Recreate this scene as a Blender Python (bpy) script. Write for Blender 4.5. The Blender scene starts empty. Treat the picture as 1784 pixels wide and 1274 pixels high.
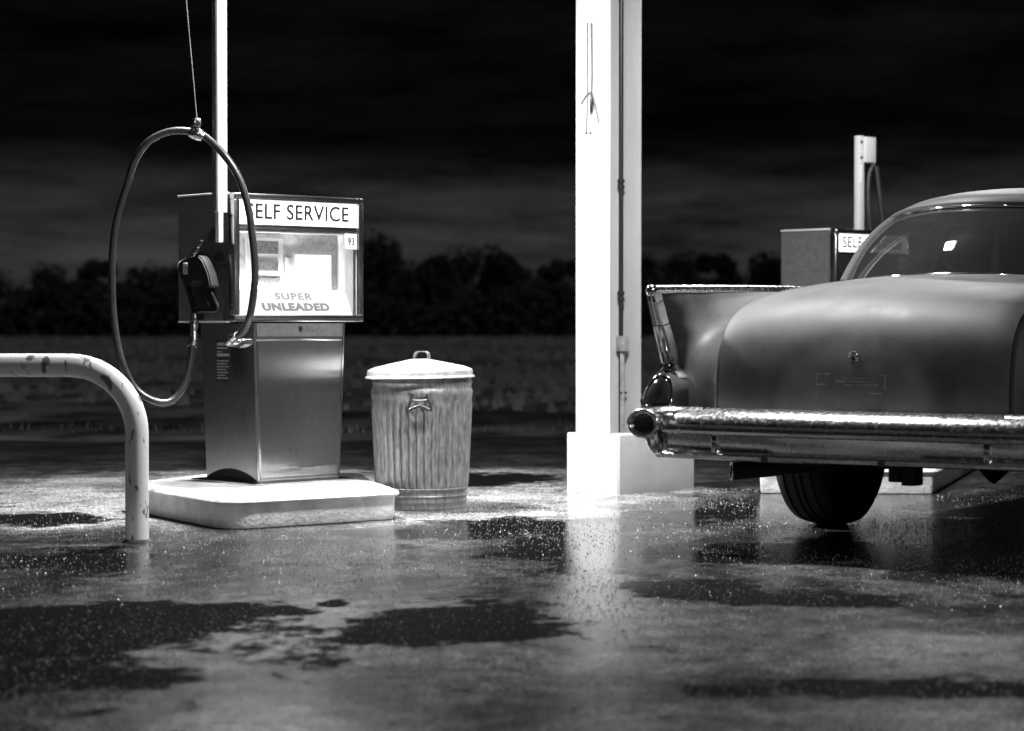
import bpy, bmesh, math, random
from mathutils import Vector, Matrix
random.seed(7)
S = bpy.context.scene
COL = S.collection
R = math.radians

# ------------------------------------------------------------------ camera
FPX, HC = 3900.0, 0.87
PITCH = math.atan(75 / FPX)
cam = bpy.data.cameras.new('camera'); camo = bpy.data.objects.new('camera', cam); COL.objects.link(camo)
camo.location = (0, 0, HC); camo.rotation_euler = (R(90) - PITCH, 0, 0)
cam.sensor_width = 36; cam.lens = 36 * FPX / 1784; cam.clip_end = 3000; cam.clip_start = 0.1
cam.dof.use_dof = True; cam.dof.focus_distance = 9.4; cam.dof.aperture_fstop = 2.8
S.camera = camo
S.render.resolution_x = 1024; S.render.resolution_y = 731
S.view_settings.view_transform = 'Standard'; S.view_settings.look = 'None'
S.view_settings.exposure = 0.0; S.view_settings.gamma = 1.0

# ------------------------------------------------------------------ night sky
W = bpy.data.worlds.new('World'); S.world = W; W.use_nodes = True
nt = W.node_tree; nt.nodes.clear()
def wn(t, **k):
    n = nt.nodes.new(t)
    for a, b in k.items(): setattr(n, a, b)
    return n
sky = wn('ShaderNodeTexSky', sky_type='NISHITA', sun_disc=False, sun_elevation=R(-2), sun_rotation=R(200))
bw = wn('ShaderNodeRGBToBW'); nt.links.new(sky.outputs[0], bw.inputs[0])
tc = wn('ShaderNodeTexCoord'); mp = wn('ShaderNodeMapping'); mp.inputs['Scale'].default_value = (5, 5, 30)
nz = wn('ShaderNodeTexNoise'); nz.inputs['Scale'].default_value = 1.6; nz.inputs['Detail'].default_value = 12; nz.inputs['Roughness'].default_value = .68
nt.links.new(tc.outputs['Generated'], mp.inputs[0]); nt.links.new(mp.outputs[0], nz.inputs[0])
cr = wn('ShaderNodeValToRGB'); cr.color_ramp.elements[0].position = .36; cr.color_ramp.elements[0].color = (.10,)*3+(1,)
cr.color_ramp.elements[1].position = .66; cr.color_ramp.elements[1].color = (1,)*3+(1,)
nt.links.new(nz.outputs[0], cr.inputs[0])
# clouds thin out away from the horizon
sx = wn('ShaderNodeSeparateXYZ'); nt.links.new(tc.outputs['Generated'], sx.inputs[0])
mr = wn('ShaderNodeMapRange'); mr.inputs['From Min'].default_value = .035; mr.inputs['From Max'].default_value = .085
mr.inputs['To Min'].default_value = 1; mr.inputs['To Max'].default_value = .045; mr.interpolation_type = 'SMOOTHSTEP'
nt.links.new(sx.outputs[2], mr.inputs[0])
m1 = wn('ShaderNodeMath', operation='MULTIPLY'); nt.links.new(cr.outputs[0], m1.inputs[0]); nt.links.new(mr.outputs[0], m1.inputs[1])
m2 = wn('ShaderNodeMath', operation='MULTIPLY'); base_ = wn('ShaderNodeMath', operation='MULTIPLY_ADD'); nt.links.new(bw.outputs[0], base_.inputs[0]); base_.inputs[1].default_value = .5; base_.inputs[2].default_value = .045
nt.links.new(m1.outputs[0], m2.inputs[0]); nt.links.new(base_.outputs[0], m2.inputs[1])
bg = wn('ShaderNodeBackground'); nt.links.new(m2.outputs[0], bg.inputs[0]); bg.inputs[1].default_value = 1.0
field_fill = bpy.data.lights.new('field_fill', 'SUN'); field_fill.energy = .5; field_fill.angle = R(1); mo = bpy.data.objects.new('field_fill', field_fill); COL.objects.link(mo); mo.rotation_euler = (R(58), 0, R(20))  # unseen sun lamp added to lift the dark field
wo = wn('ShaderNodeOutputWorld'); nt.links.new(bg.outputs[0], wo.inputs[0])

# ------------------------------------------------------------------ materials
def mat(name, base=.5, rough=.5, metal=0., coat=0., var=0., vscale=8., stretch=(1,1,1), bump=0., bscale=30., rvar=0., emit=0., detail=5, coatr=.08, spec=None):
    m = bpy.data.materials.new(name); m.use_nodes = True
    t = m.node_tree; p = t.nodes['Principled BSDF']
    p.inputs['Base Color'].default_value = (base, base, base, 1); p.inputs['Roughness'].default_value = rough
    p.inputs['Metallic'].default_value = metal; p.inputs['Coat Weight'].default_value = coat; p.inputs['Coat Roughness'].default_value = coatr
    if spec is not None: p.inputs['Specular IOR Level'].default_value = spec
    if emit:
        p.inputs['Emission Color'].default_value = (1,1,1,1); p.inputs['Emission Strength'].default_value = emit
    co = t.nodes.new('ShaderNodeTexCoord'); mp = t.nodes.new('ShaderNodeMapping'); mp.inputs['Scale'].default_value = stretch
    t.links.new(co.outputs['Object'], mp.inputs[0])
    if var or rvar:
        n = t.nodes.new('ShaderNodeTexNoise'); n.inputs['Scale'].default_value = vscale; n.inputs['Detail'].default_value = detail; n.inputs['Roughness'].default_value = .65
        t.links.new(mp.outputs[0], n.inputs[0])
        if var:
            r = t.nodes.new('ShaderNodeMapRange'); r.inputs['From Min'].default_value = .3; r.inputs['From Max'].default_value = .7
            r.inputs['To Min'].default_value = base*(1-var); r.inputs['To Max'].default_value = min(1, base*(1+var))
            t.links.new(n.outputs[0], r.inputs[0]); t.links.new(r.outputs[0], p.inputs['Base Color'])
        if rvar:
            r = t.nodes.new('ShaderNodeMapRange'); r.inputs['From Min'].default_value = .3; r.inputs['From Max'].default_value = .7
            r.inputs['To Min'].default_value = max(0, rough-rvar); r.inputs['To Max'].default_value = min(1, rough+rvar)
            t.links.new(n.outputs[0], r.inputs[0]); t.links.new(r.outputs[0], p.inputs['Roughness'])
    if bump:
        n2 = t.nodes.new('ShaderNodeTexNoise'); n2.inputs['Scale'].default_value = bscale; n2.inputs['Detail'].default_value = 4
        t.links.new(mp.outputs[0], n2.inputs[0])
        b = t.nodes.new('ShaderNodeBump'); b.inputs['Strength'].default_value = bump; b.inputs['Distance'].default_value = .01
        t.links.new(n2.outputs[0], b.inputs['Height']); t.links.new(b.outputs[0], p.inputs['Normal'])
    return m
M = {}
M['chrome'] = mat('chrome', .62, .07, 1, rvar=.05, vscale=14, bump=.04, bscale=9)
M['bumper'] = mat('weathered_bumper_chrome', .66, .20, 1, var=.12, vscale=70, rvar=.10, bump=.10, bscale=60)
M['chrome_old'] = mat('pitted_chrome', .6, .22, 1, var=.25, vscale=60, rvar=.12, bump=.1, bscale=45)
M['steel'] = mat('brushed_stainless', .46, .30, 1, var=.08, vscale=30, detail=15, rvar=.03, stretch=(1,1,.5))
_t = M['steel'].node_tree; _p = _t.nodes['Principled BSDF']; _p.inputs['Anisotropic'].default_value = .85; _p.inputs['Anisotropic Rotation'].default_value = .0
_g = _t.nodes.new('ShaderNodeTangent'); _g.direction_type = 'RADIAL'; _g.axis = 'Z'; _t.links.new(_g.outputs[0], _p.inputs['Tangent'])
M['steel_trim'] = mat('stainless_trim', .6, .2, 1, var=.15, vscale=30)
M['pump_dark'] = mat('dark_enamel_panel', .075, .55, 0, var=.35, vscale=60, rvar=.1)
M['nozzle'] = mat('nozzle_black', .01, .5, spec=.25)
M['black'] = mat('black_plastic', .012, .35)
M['rubber'] = mat('hose_rubber', .022, .33, 0, coat=.25, coatr=.2, var=.3, vscale=25, bump=.08, bscale=80)
M['tyre'] = mat('tyre_rubber', .012, .75, bump=.2, bscale=60)
M['white'] = mat('white_paint', .62, .42, 0, var=.06, vscale=3, stretch=(1,1,.3), bump=.04, bscale=12)
M['grey_paint'] = mat('grey_conduit_paint', .25, .5, var=.4, vscale=14)
M['column'] = mat('column_paint', .42, .5, 0, var=.12, vscale=5, stretch=(1,1,.25), bump=.05, bscale=14, detail=10)
M['galv'] = mat('galvanized_steel', .23, .42, .55, var=.5, vscale=48, stretch=(1.6,1.6,.4), rvar=.14, bump=.1, bscale=30, detail=15)
M['galv_lid'] = mat('galvanized_lid', .40, .5, .3, var=.4, vscale=16, detail=12)
M['car'] = mat('dull_car_paint', .034, .62, 0, coat=.0, spec=.32, var=.5, vscale=5, rvar=.08, bump=.02, bscale=3, detail=15)
M['car_roof'] = mat('car_roof_paint', .03, .6, 0, coat=.0, spec=.3, var=.2, vscale=3)
M['under'] = mat('underbody', .012, .8)
M['lens'] = mat('tail_lens', .015, .08, 0, coat=.5)
M['seat'] = mat('seat_vinyl', .03, .5, var=.3)
M['concrete'] = mat('kerb_paint', .55, .6, 0, var=.30, vscale=9, bump=.45, bscale=55, detail=14)
M['base_conc'] = mat('painted_footing', .36, .55, 0, var=.12, vscale=6, bump=.1, bscale=40)
M['sign'] = mat('lit_sign_white', .85, .5, emit=1.5)
M['ink'] = mat('sign_ink', .012, .5)
M['ink_pale'] = mat('faded_sign_ink', .34, .6, emit=.52)
M['ink_pale2'] = mat('faded_sign_ink_deeper', .28, .6, emit=.36)
M['dial'] = mat('dial_face', .5, .6, var=.35, vscale=30)
M['dial_white'] = mat('dial_white', .85, .5, var=.03)
M['display'] = mat('display_grey', .16, .5, var=.6, vscale=60)
M['tube'] = mat('lamp_tube', .9, .5, emit=9)
M['trunk_bark'] = mat('bark', .05, .9, var=.3)
M['leaf'] = mat('dark_foliage', .012, .85, var=.4, vscale=1)
M['lamp_lens'] = mat('lamp_lens', .9, .4, emit=22)
M['sticker'] = mat('sticker_black', .02, .4)
M['pale_print'] = mat('pale_print', .30, .6, var=.6, vscale=200)
M['rope'] = mat('cord', .12, .8, var=.4, vscale=60)
M['ghost'] = mat('emblem_residue', .13, .55, var=.7, vscale=45)
# chipped paint for the guard
def chipped():
    m = bpy.data.materials.new('chipped_guard_paint'); m.use_nodes = True; t = m.node_tree; p = t.nodes['Principled BSDF']
    p.inputs['Roughness'].default_value = .4
    co = t.nodes.new('ShaderNodeTexCoord'); mp = t.nodes.new('ShaderNodeMapping'); mp.inputs['Scale'].default_value = (1,1,.45)
    n = t.nodes.new('ShaderNodeTexNoise'); n.inputs['Scale'].default_value = 26; n.inputs['Detail'].default_value = 6
    t.links.new(co.outputs['Object'], mp.inputs[0]); t.links.new(mp.outputs[0], n.inputs[0])
    r = t.nodes.new('ShaderNodeValToRGB'); r.color_ramp.elements[0].position = .37; r.color_ramp.elements[0].color = (.10,.10,.10,1)
    r.color_ramp.elements[1].position = .43; r.color_ramp.elements[1].color = (.50,.50,.50,1)
    t.links.new(n.outputs[0], r.inputs[0]); t.links.new(r.outputs[0], p.inputs['Base Color'])
    b = t.nodes.new('ShaderNodeBump'); b.inputs['Strength'].default_value = .25; b.inputs['Distance'].default_value = .004
    t.links.new(r.outputs[0], b.inputs['Height']); t.links.new(b.outputs[0], p.inputs['Normal'])
    return m
M['guard'] = chipped()
def lid_reflection():
    # the same paint with a dome-shaped reflection painted lighter low on the lid
    m = M['car'].copy(); m.name = 'car_paint_reflection'; t = m.node_tree; p = t.nodes['Principled BSDF']; L = t.links.new
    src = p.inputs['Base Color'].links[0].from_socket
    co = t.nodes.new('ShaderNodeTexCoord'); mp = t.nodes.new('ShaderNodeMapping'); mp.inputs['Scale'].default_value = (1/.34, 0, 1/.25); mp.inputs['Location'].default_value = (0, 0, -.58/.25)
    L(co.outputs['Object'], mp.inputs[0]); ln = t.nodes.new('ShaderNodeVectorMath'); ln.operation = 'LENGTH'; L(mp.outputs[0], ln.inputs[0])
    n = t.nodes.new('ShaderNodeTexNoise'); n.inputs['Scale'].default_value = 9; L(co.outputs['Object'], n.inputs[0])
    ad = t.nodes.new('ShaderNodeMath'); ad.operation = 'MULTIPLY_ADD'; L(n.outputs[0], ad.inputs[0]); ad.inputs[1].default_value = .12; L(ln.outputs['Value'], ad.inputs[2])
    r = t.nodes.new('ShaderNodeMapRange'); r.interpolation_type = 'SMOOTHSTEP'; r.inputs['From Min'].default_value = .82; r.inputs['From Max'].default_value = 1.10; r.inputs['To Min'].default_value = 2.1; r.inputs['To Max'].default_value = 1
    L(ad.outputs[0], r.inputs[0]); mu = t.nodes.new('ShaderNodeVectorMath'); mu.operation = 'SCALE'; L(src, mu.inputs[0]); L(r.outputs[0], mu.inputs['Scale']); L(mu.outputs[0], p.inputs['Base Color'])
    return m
M['lid'] = lid_reflection()
def glass(name, tint, refl_rough=.02, ior=1.5, base=.0):
    m = bpy.data.materials.new(name); m.use_nodes = True; t = m.node_tree; t.nodes.clear()
    tr = t.nodes.new('ShaderNodeBsdfTransparent'); tr.inputs[0].default_value = (tint,)*3+(1,)
    g = t.nodes.new('ShaderNodeBsdfGlossy'); g.inputs['Roughness'].default_value = refl_rough
    fr = t.nodes.new('ShaderNodeFresnel'); fr.inputs[0].default_value = ior
    mx = t.nodes.new('ShaderNodeMixShader'); t.links.new(fr.outputs[0], mx.inputs[0]); t.links.new(tr.outputs[0], mx.inputs[1]); t.links.new(g.outputs[0], mx.inputs[2])
    o = t.nodes.new('ShaderNodeOutputMaterial')
    d = t.nodes.new('ShaderNodeBsdfDiffuse'); d.inputs[0].default_value = (.35,.35,.35,1)
    m2 = t.nodes.new('ShaderNodeMixShader'); m2.inputs[0].default_value = base
    t.links.new(mx.outputs[0], m2.inputs[1]); t.links.new(d.outputs[0], m2.inputs[2]); t.links.new(m2.outputs[0], o.inputs[0])
    return m
M['glass'] = glass('pump_window_glass', .92, base=.03)
M['car_glass'] = glass('car_window_glass', .20, ior=1.7, base=.02)

PUD_SHADOW = [(-.16,6.45,.30,.5),(-.55,6.9,.06,.12),(-1.35,6.3,.75,.55),(-.85,6.75,.35,.15),(-1.5,5.6,.7,.5),(-1.55,8.1,.28,.35),(.62,7.3,.22,.35),(.9,7.0,.3,.2),(1.2,8.45,.75,.38),(1.9,7.9,.75,.5),  # last two blobs on this line paint the shadow behind the car
       (-.35,9.2,.45,.2),(.1,9.5,.5,.35),(.28,8.6,.3,.7),(1.3,10.2,.5,.5),(-.9,8.7,.5,.25),(-2.2,9.9,.4,.3),(.9,5.3,.35,.15),(-.2,12.4,.5,.5)]
def wet_ground():
    m = bpy.data.materials.new('wet_tarmac'); m.use_nodes = True; t = m.node_tree; p = t.nodes['Principled BSDF']; L = t.links.new
    def N(ty, **k):
        n = t.nodes.new(ty)
        for a, b in k.items(): setattr(n, a, b)
        return n
    co = N('ShaderNodeTexCoord')
    def noise(sc, det, rg, st=(1,1,1), loc=(0,0,0)):
        mp = N('ShaderNodeMapping'); mp.inputs['Scale'].default_value = st; mp.inputs['Location'].default_value = loc
        L(co.outputs['Object'], mp.inputs[0]); n = N('ShaderNodeTexNoise'); n.inputs['Scale'].default_value = sc; n.inputs['Detail'].default_value = det; n.inputs['Roughness'].default_value = rg
        L(mp.outputs[0], n.inputs[0]); return n
    def ramp(src, a, b, va, vb):
        r = N('ShaderNodeMapRange'); r.interpolation_type = 'SMOOTHSTEP'
        r.inputs['From Min'].default_value = a; r.inputs['From Max'].default_value = b; r.inputs['To Min'].default_value = va; r.inputs['To Max'].default_value = vb
        L(src, r.inputs[0]); return r
    big = noise(2.6, 12, .72, (1, .8, 1), (3.3, 1.7, 0))
    sep = N('ShaderNodeSeparateXYZ'); L(co.outputs['Object'], sep.inputs[0])
    acc = None
    # standing water and dark tarmac, plus painted car shadow: x, y, half width, half depth
    for (bx_, by_, rx, ry) in PUD_SHADOW:
        q = []
        for ch, c_, r_ in ((0, bx_, rx), (1, by_, ry)):
            u1 = N('ShaderNodeMath', operation='SUBTRACT'); L(sep.outputs[ch], u1.inputs[0]); u1.inputs[1].default_value = c_
            u2 = N('ShaderNodeMath', operation='DIVIDE'); L(u1.outputs[0], u2.inputs[0]); u2.inputs[1].default_value = r_
            u3 = N('ShaderNodeMath', operation='MULTIPLY'); L(u2.outputs[0], u3.inputs[0]); L(u2.outputs[0], u3.inputs[1]); q.append(u3)
        ad = N('ShaderNodeMath', operation='ADD'); L(q[0].outputs[0], ad.inputs[0]); L(q[1].outputs[0], ad.inputs[1])
        ex = N('ShaderNodeMath', operation='MULTIPLY'); L(ad.outputs[0], ex.inputs[0]); ex.inputs[1].default_value = -.9
        e2 = N('ShaderNodeMath', operation='EXPONENT'); L(ex.outputs[0], e2.inputs[0])
        if acc is None: acc = e2
        else:
            mxx = N('ShaderNodeMath', operation='MAXIMUM'); L(acc.outputs[0], mxx.inputs[0]); L(e2.outputs[0], mxx.inputs[1]); acc = mxx
    bn = ramp(big.outputs[0], .25, .75, -.8, .8); bn.interpolation_type = 'LINEAR'
    sm_ = N('ShaderNodeMath', operation='ADD'); L(acc.outputs[0], sm_.inputs[0]); L(bn.outputs[0], sm_.inputs[1])
    pud_shadow = ramp(sm_.outputs[0], .22, .50, 0, 1)
    grit = noise(150, 3, .6)
    fine = noise(420, 2, .6)
    mid = noise(9, 12, .75)
    # aggregate shows pale, film of water dark
    # worn pale concrete apron round the near island
    ap = None
    for (bx_, by_, rx, ry) in [(-1.3,11.3,1.5,1.7),(-.1,11.9,1.0,1.3),(-2.6,10.8,1.2,1.4),(-.35,10.5,.75,.75)]:
        q = []
        for ch, c_, r_ in ((0, bx_, rx), (1, by_, ry)):
            u1 = N('ShaderNodeMath', operation='SUBTRACT'); L(sep.outputs[ch], u1.inputs[0]); u1.inputs[1].default_value = c_
            u2 = N('ShaderNodeMath', operation='DIVIDE'); L(u1.outputs[0], u2.inputs[0]); u2.inputs[1].default_value = r_
            u3 = N('ShaderNodeMath', operation='POWER'); u4 = N('ShaderNodeMath', operation='ABSOLUTE'); L(u2.outputs[0], u4.inputs[0]); L(u4.outputs[0], u3.inputs[0]); u3.inputs[1].default_value = 3; q.append(u3)
        ad = N('ShaderNodeMath', operation='ADD'); L(q[0].outputs[0], ad.inputs[0]); L(q[1].outputs[0], ad.inputs[1])
        ex = N('ShaderNodeMath', operation='MULTIPLY'); L(ad.outputs[0], ex.inputs[0]); ex.inputs[1].default_value = -.7
        e2 = N('ShaderNodeMath', operation='EXPONENT'); L(ex.outputs[0], e2.inputs[0])
        if ap is None: ap = e2
        else:
            mxx = N('ShaderNodeMath', operation='MAXIMUM'); L(ap.outputs[0], mxx.inputs[0]); L(e2.outputs[0], mxx.inputs[1]); ap = mxx
    apn = ramp(big.outputs[0], .25, .75, -.35, .35); apn.interpolation_type = 'LINEAR'
    aps = N('ShaderNodeMath', operation='ADD'); L(ap.outputs[0], aps.inputs[0]); L(apn.outputs[0], aps.inputs[1])
    apm = ramp(aps.outputs[0], .3, .6, 0, .22)
    c1 = ramp(mid.outputs[0], .3, .7, .014, .075)
    c2 = ramp(grit.outputs[0], .38, .68, .3, 2.0)
    mu = N('ShaderNodeMath', operation='MULTIPLY'); c3 = N('ShaderNodeMath', operation='ADD'); L(c1.outputs[0], c3.inputs[0]); L(apm.outputs[0], c3.inputs[1])
    L(c3.outputs[0], mu.inputs[0]); L(c2.outputs[0], mu.inputs[1])
    dmp = noise(1.7, 14, .78, (1, .8, 1), (9.1, 4.4, 0)); dr = ramp(dmp.outputs[0], .36, .64, .25, 1.7); co_ = noise(55, 4, .7); cor = ramp(co_.outputs[0], .4, .62, .45, 1.7)
    for r__ in (dr, cor):
        m__ = N('ShaderNodeMath', operation='MULTIPLY'); L(mu.outputs[0], m__.inputs[0]); L(r__.outputs[0], m__.inputs[1]); mu = m__
    mxc = N('ShaderNodeMix', data_type='FLOAT'); L(pud_shadow.outputs[0], mxc.inputs[0]); L(mu.outputs[0], mxc.inputs[2]); mxc.inputs[3].default_value = .007
    L(mxc.outputs[0], p.inputs['Base Color'])
    # a thin film of water lies beyond about seven metres, the near tarmac is only damp
    yr = ramp(sep.outputs[1], 6.2, 8.2, .10, .0)
    rr = ramp(mid.outputs[0], .3, .7, .09, .17)
    ra = N('ShaderNodeMath', operation='ADD'); L(rr.outputs[0], ra.inputs[0]); L(yr.outputs[0], ra.inputs[1])
    mxr = N('ShaderNodeMix', data_type='FLOAT'); L(pud_shadow.outputs[0], mxr.inputs[0]); L(ra.outputs[0], mxr.inputs[2])
    yp = ramp(sep.outputs[1], 6.9, 8.2, .32, .10); L(yp.outputs[0], mxr.inputs[3])
    L(mxr.outputs[0], p.inputs['Roughness'])
    sp = ramp(sep.outputs[1], 6.9, 8.2, .03, .5); mxs = N('ShaderNodeMix', data_type='FLOAT'); L(pud_shadow.outputs[0], mxs.inputs[0]); mxs.inputs[2].default_value = .42; L(sp.outputs[0], mxs.inputs[3])
    L(mxs.outputs[0], p.inputs['Specular IOR Level'])
    i1 = ramp(sep.outputs[1], 5.4, 7.3, 1.06, 1.45); i2 = ramp(sep.outputs[1], 7.0, 8.3, 1.04, 1.45); mxi = N('ShaderNodeMix', data_type='FLOAT')
    L(pud_shadow.outputs[0], mxi.inputs[0]); L(i1.outputs[0], mxi.inputs[2]); L(i2.outputs[0], mxi.inputs[3]); L(mxi.outputs[0], p.inputs['IOR'])
    hs = N('ShaderNodeMath', operation='ADD'); L(grit.outputs[0], hs.inputs[0]); L(co_.outputs[0], hs.inputs[1])
    inv = ramp(pud_shadow.outputs[0], 0, 1, .26, .02)
    b = N('ShaderNodeBump'); b.inputs['Distance'].default_value = .004; L(hs.outputs[0], b.inputs['Height']); L(inv.outputs[0], b.inputs['Strength'])
    b2 = N('ShaderNodeBump'); b2.inputs['Distance'].default_value = .02; b2.inputs['Strength'].default_value = .05; L(mid.outputs[0], b2.inputs['Height'])
    L(b.outputs[0], b2.inputs['Normal']); L(b2.outputs[0], p.inputs['Normal'])
    return m
M['tarmac'] = wet_ground()
def field():
    m = bpy.data.materials.new('field_grass'); m.use_nodes = True; t = m.node_tree; p = t.nodes['Principled BSDF']; L = t.links.new
    p.inputs['Roughness'].default_value = .9; p.inputs['Specular IOR Level'].default_value = .1
    co = t.nodes.new('ShaderNodeTexCoord'); mp = t.nodes.new('ShaderNodeMapping'); mp.inputs['Scale'].default_value = (1.1, .5, 1)
    n = t.nodes.new('ShaderNodeTexNoise'); n.inputs['Scale'].default_value = 1; n.inputs['Detail'].default_value = 8; n.inputs['Roughness'].default_value = .62
    L(co.outputs['Object'], mp.inputs[0]); L(mp.outputs[0], n.inputs[0])
    r = t.nodes.new('ShaderNodeMapRange'); r.inputs['From Min'].default_value = .4; r.inputs['From Max'].default_value = .68; r.inputs['To Min'].default_value = .05; r.inputs['To Max'].default_value = .30
    L(n.outputs[0], r.inputs[0]); L(r.outputs[0], p.inputs['Base Color'])
    return m
M['field'] = field()

# ------------------------------------------------------------------ mesh helpers
def link(name, me, m, parent=None, smooth=None, angle=35):
    o = bpy.data.objects.new(name, me); COL.objects.link(o)
    if m is not None: me.materials.append(m)
    if parent is not None: o.parent = parent
    if smooth:
        for f in me.polygons: f.use_smooth = True
        try: me.set_sharp_from_angle(angle=R(angle))
        except Exception: pass
    return o
def obj(name, bm, m, parent=None, smooth=False, angle=35, recalc=True):
    if recalc: bmesh.ops.recalc_face_normals(bm, faces=bm.faces)
    me = bpy.data.meshes.new(name); bm.to_mesh(me); bm.free()
    return link(name, me, m, parent, smooth, angle)
def empty(name, loc=(0,0,0), rz=0, label=None, cat=None, group=None):
    o = bpy.data.objects.new(name, None); COL.objects.link(o); o.location = loc; o.rotation_euler = (0,0,rz); o.empty_display_size = .1
    tag(o, label, cat, group); return o
def tag(o, label=None, cat=None, group=None, kind=None):
    if label: o['label'] = label
    if cat: o['category'] = cat
    if group: o['group'] = group
    if kind: o['kind'] = kind
    return o
def add_box(bm, x0, x1, y0, y1, z0, z1, bev=0, mtx=None, seg=2):
    r = bmesh.ops.create_cube(bm, size=1); vs = r['verts']
    for v in vs: v.co = Vector(((x0+x1)/2 + v.co.x*(x1-x0), (y0+y1)/2 + v.co.y*(y1-y0), (z0+z1)/2 + v.co.z*(z1-z0)))
    if bev:
        es = list({e for v in vs for e in v.link_edges})
        q = bmesh.ops.bevel(bm, geom=es, offset=bev, segments=seg, affect='EDGES', profile=.5)
        vs = list({v for f in q['faces'] for v in f.verts} | {v for v in vs if v.is_valid})
    if mtx is not None: bmesh.ops.transform(bm, matrix=mtx, verts=vs)
    return vs
def box(name, d, m, parent=None, bev=.003, mtx=None):
    bm = bmesh.new(); add_box(bm, *d, bev=bev, mtx=mtx); return obj(name, bm, m, parent, smooth=bool(bev))
def catmull(pts, n=8, closed=False):
    P = [Vector(p) for p in pts]; out = []
    N = len(P)
    rng = N if closed else N-1
    for i in range(rng):
        if closed: a, b, c, d = P[(i-1) % N], P[i], P[(i+1) % N], P[(i+2) % N]
        else: a, b, c, d = P[max(i-1,0)], P[i], P[i+1], P[min(i+2,N-1)]
        for k in range(n):
            t = k/n
            out.append(.5*((2*b)+(-a+c)*t+(2*a-5*b+4*c-d)*t*t+(-a+3*b-3*c+d)*t**3))
    if not closed: out.append(P[-1])
    return out
def add_tube(bm, pts, r, seg=12, cap=True, closed=False):
    P = [Vector(p) for p in pts]; n = len(P)
    rad = r if hasattr(r, '__len__') else [r]*n
    rings = []; up = None
    for i in range(n):
        if closed: t = (P[(i+1) % n]-P[i-1]).normalized()
        else: t = (P[min(i+1,n-1)]-P[max(i-1,0)]).normalized()
        if up is None:
            up = Vector((0,0,1)) if abs(t.z) < .9 else Vector((1,0,0))
        up = (up - t*up.dot(t)).normalized(); s = t.cross(up)
        rings.append([bm.verts.new(P[i] + (math.cos(2*math.pi*k/seg)*up + math.sin(2*math.pi*k/seg)*s)*rad[i]) for k in range(seg)])
    for i in range(n if closed else n-1):
        a, b = rings[i], rings[(i+1) % n]
        for k in range(seg): bm.faces.new((a[k], a[(k+1)%seg], b[(k+1)%seg], b[k]))
    if cap and not closed:
        bm.faces.new(rings[0]); bm.faces.new(rings[-1])
def tube(name, pts, r, m, parent=None, seg=12, closed=False, cap=True):
    bm = bmesh.new(); add_tube(bm, pts, r, seg, cap, closed); return obj(name, bm, m, parent, smooth=True, angle=50)
def add_lathe(bm, prof, seg=48, mtx=None, rfun=None):
    rings = []
    for (r, z) in prof:
        if r < 1e-5: rings.append([bm.verts.new((0,0,z))]*seg); continue
        rings.append([bm.verts.new(((r+(rfun(z, 2*math.pi*k/seg) if rfun else 0))*math.cos(2*math.pi*k/seg), (r+(rfun(z, 2*math.pi*k/seg) if rfun else 0))*math.sin(2*math.pi*k/seg), z)) for k in range(seg)])
    allv = set()
    for i in range(len(rings)-1):
        a, b = rings[i], rings[i+1]
        for k in range(seg):
            vs = []
            for v in (a[k], a[(k+1)%seg], b[(k+1)%seg], b[k]):
                if v not in vs: vs.append(v)
            if len(vs) > 2: bm.faces.new(vs)
            allv.update(vs)
    if mtx is not None: bmesh.ops.transform(bm, matrix=mtx, verts=list(allv))
def add_prism(bm, poly, z0, z1, mtx=None):
    a = [bm.verts.new((x, y, z0)) for x, y in poly]; b = [bm.verts.new((x, y, z1)) for x, y in poly]
    bm.faces.new(a[::-1]); bm.faces.new(b); n = len(a)
    for i in range(n): bm.faces.new((a[i], a[(i+1)%n], b[(i+1)%n], b[i]))
    if mtx is not None: bmesh.ops.transform(bm, matrix=mtx, verts=a+b)
def add_grid(bm, rows):
    V = [[bm.verts.new(p) for p in r] for r in rows]
    for i in range(len(V)-1):
        for j in range(len(V[0])-1): bm.faces.new((V[i][j], V[i][j+1], V[i+1][j+1], V[i+1][j]))
    return V
def round_poly(P, rads, seg=7):
    out = []; n = len(P)
    for i in range(n):
        p = Vector(P[i]); a = (Vector(P[i-1])-p); b = (Vector(P[(i+1)%n])-p)
        r = rads[i]; la, lb = a.length, b.length; a.normalize(); b.normalize()
        ang = a.angle(b)/2; t = min(r/math.tan(ang), la*.48, lb*.48)
        A, B = p+a*t, p+b*t
        for k in range(seg+1):
            u = k/seg; out.append(((1-u)**2*A + 2*u*(1-u)*p + u*u*B))
    return out
def text(name, s, size, m, parent, mtx, sx=1., bold=0., ext=.0012, spacing=1.):
    c = bpy.data.curves.new(name, 'FONT'); c.body = s; c.size = size; c.extrude = ext; c.offset = bold; c.align_x = 'CENTER'; c.align_y = 'CENTER'; c.space_character = spacing
    c.resolution_u = 6
    tmp = bpy.data.objects.new('tmp', c); COL.objects.link(tmp)
    dg = bpy.context.evaluated_depsgraph_get(); dg.update()
    me = bpy.data.meshes.new_from_object(tmp.evaluated_get(dg)); bpy.data.objects.remove(tmp); bpy.data.curves.remove(c)
    me.name = name; me.materials.clear()
    me.transform(Matrix.Diagonal((sx, 1, 1, 1))); me.transform(mtx)
    return link(name, me, m, parent)
def ray(x, y):
    a = (x-892)/FPX; b = -(y-637)/FPX
    return Vector((a, math.cos(PITCH)+b*math.sin(PITCH), -math.sin(PITCH)+b*math.cos(PITCH)))
def at(x, y, D):                                    # photo point -> world point at distance D
    d = ray(x, y); return Vector((0,0,HC)) + d*(D/d.y)

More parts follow.
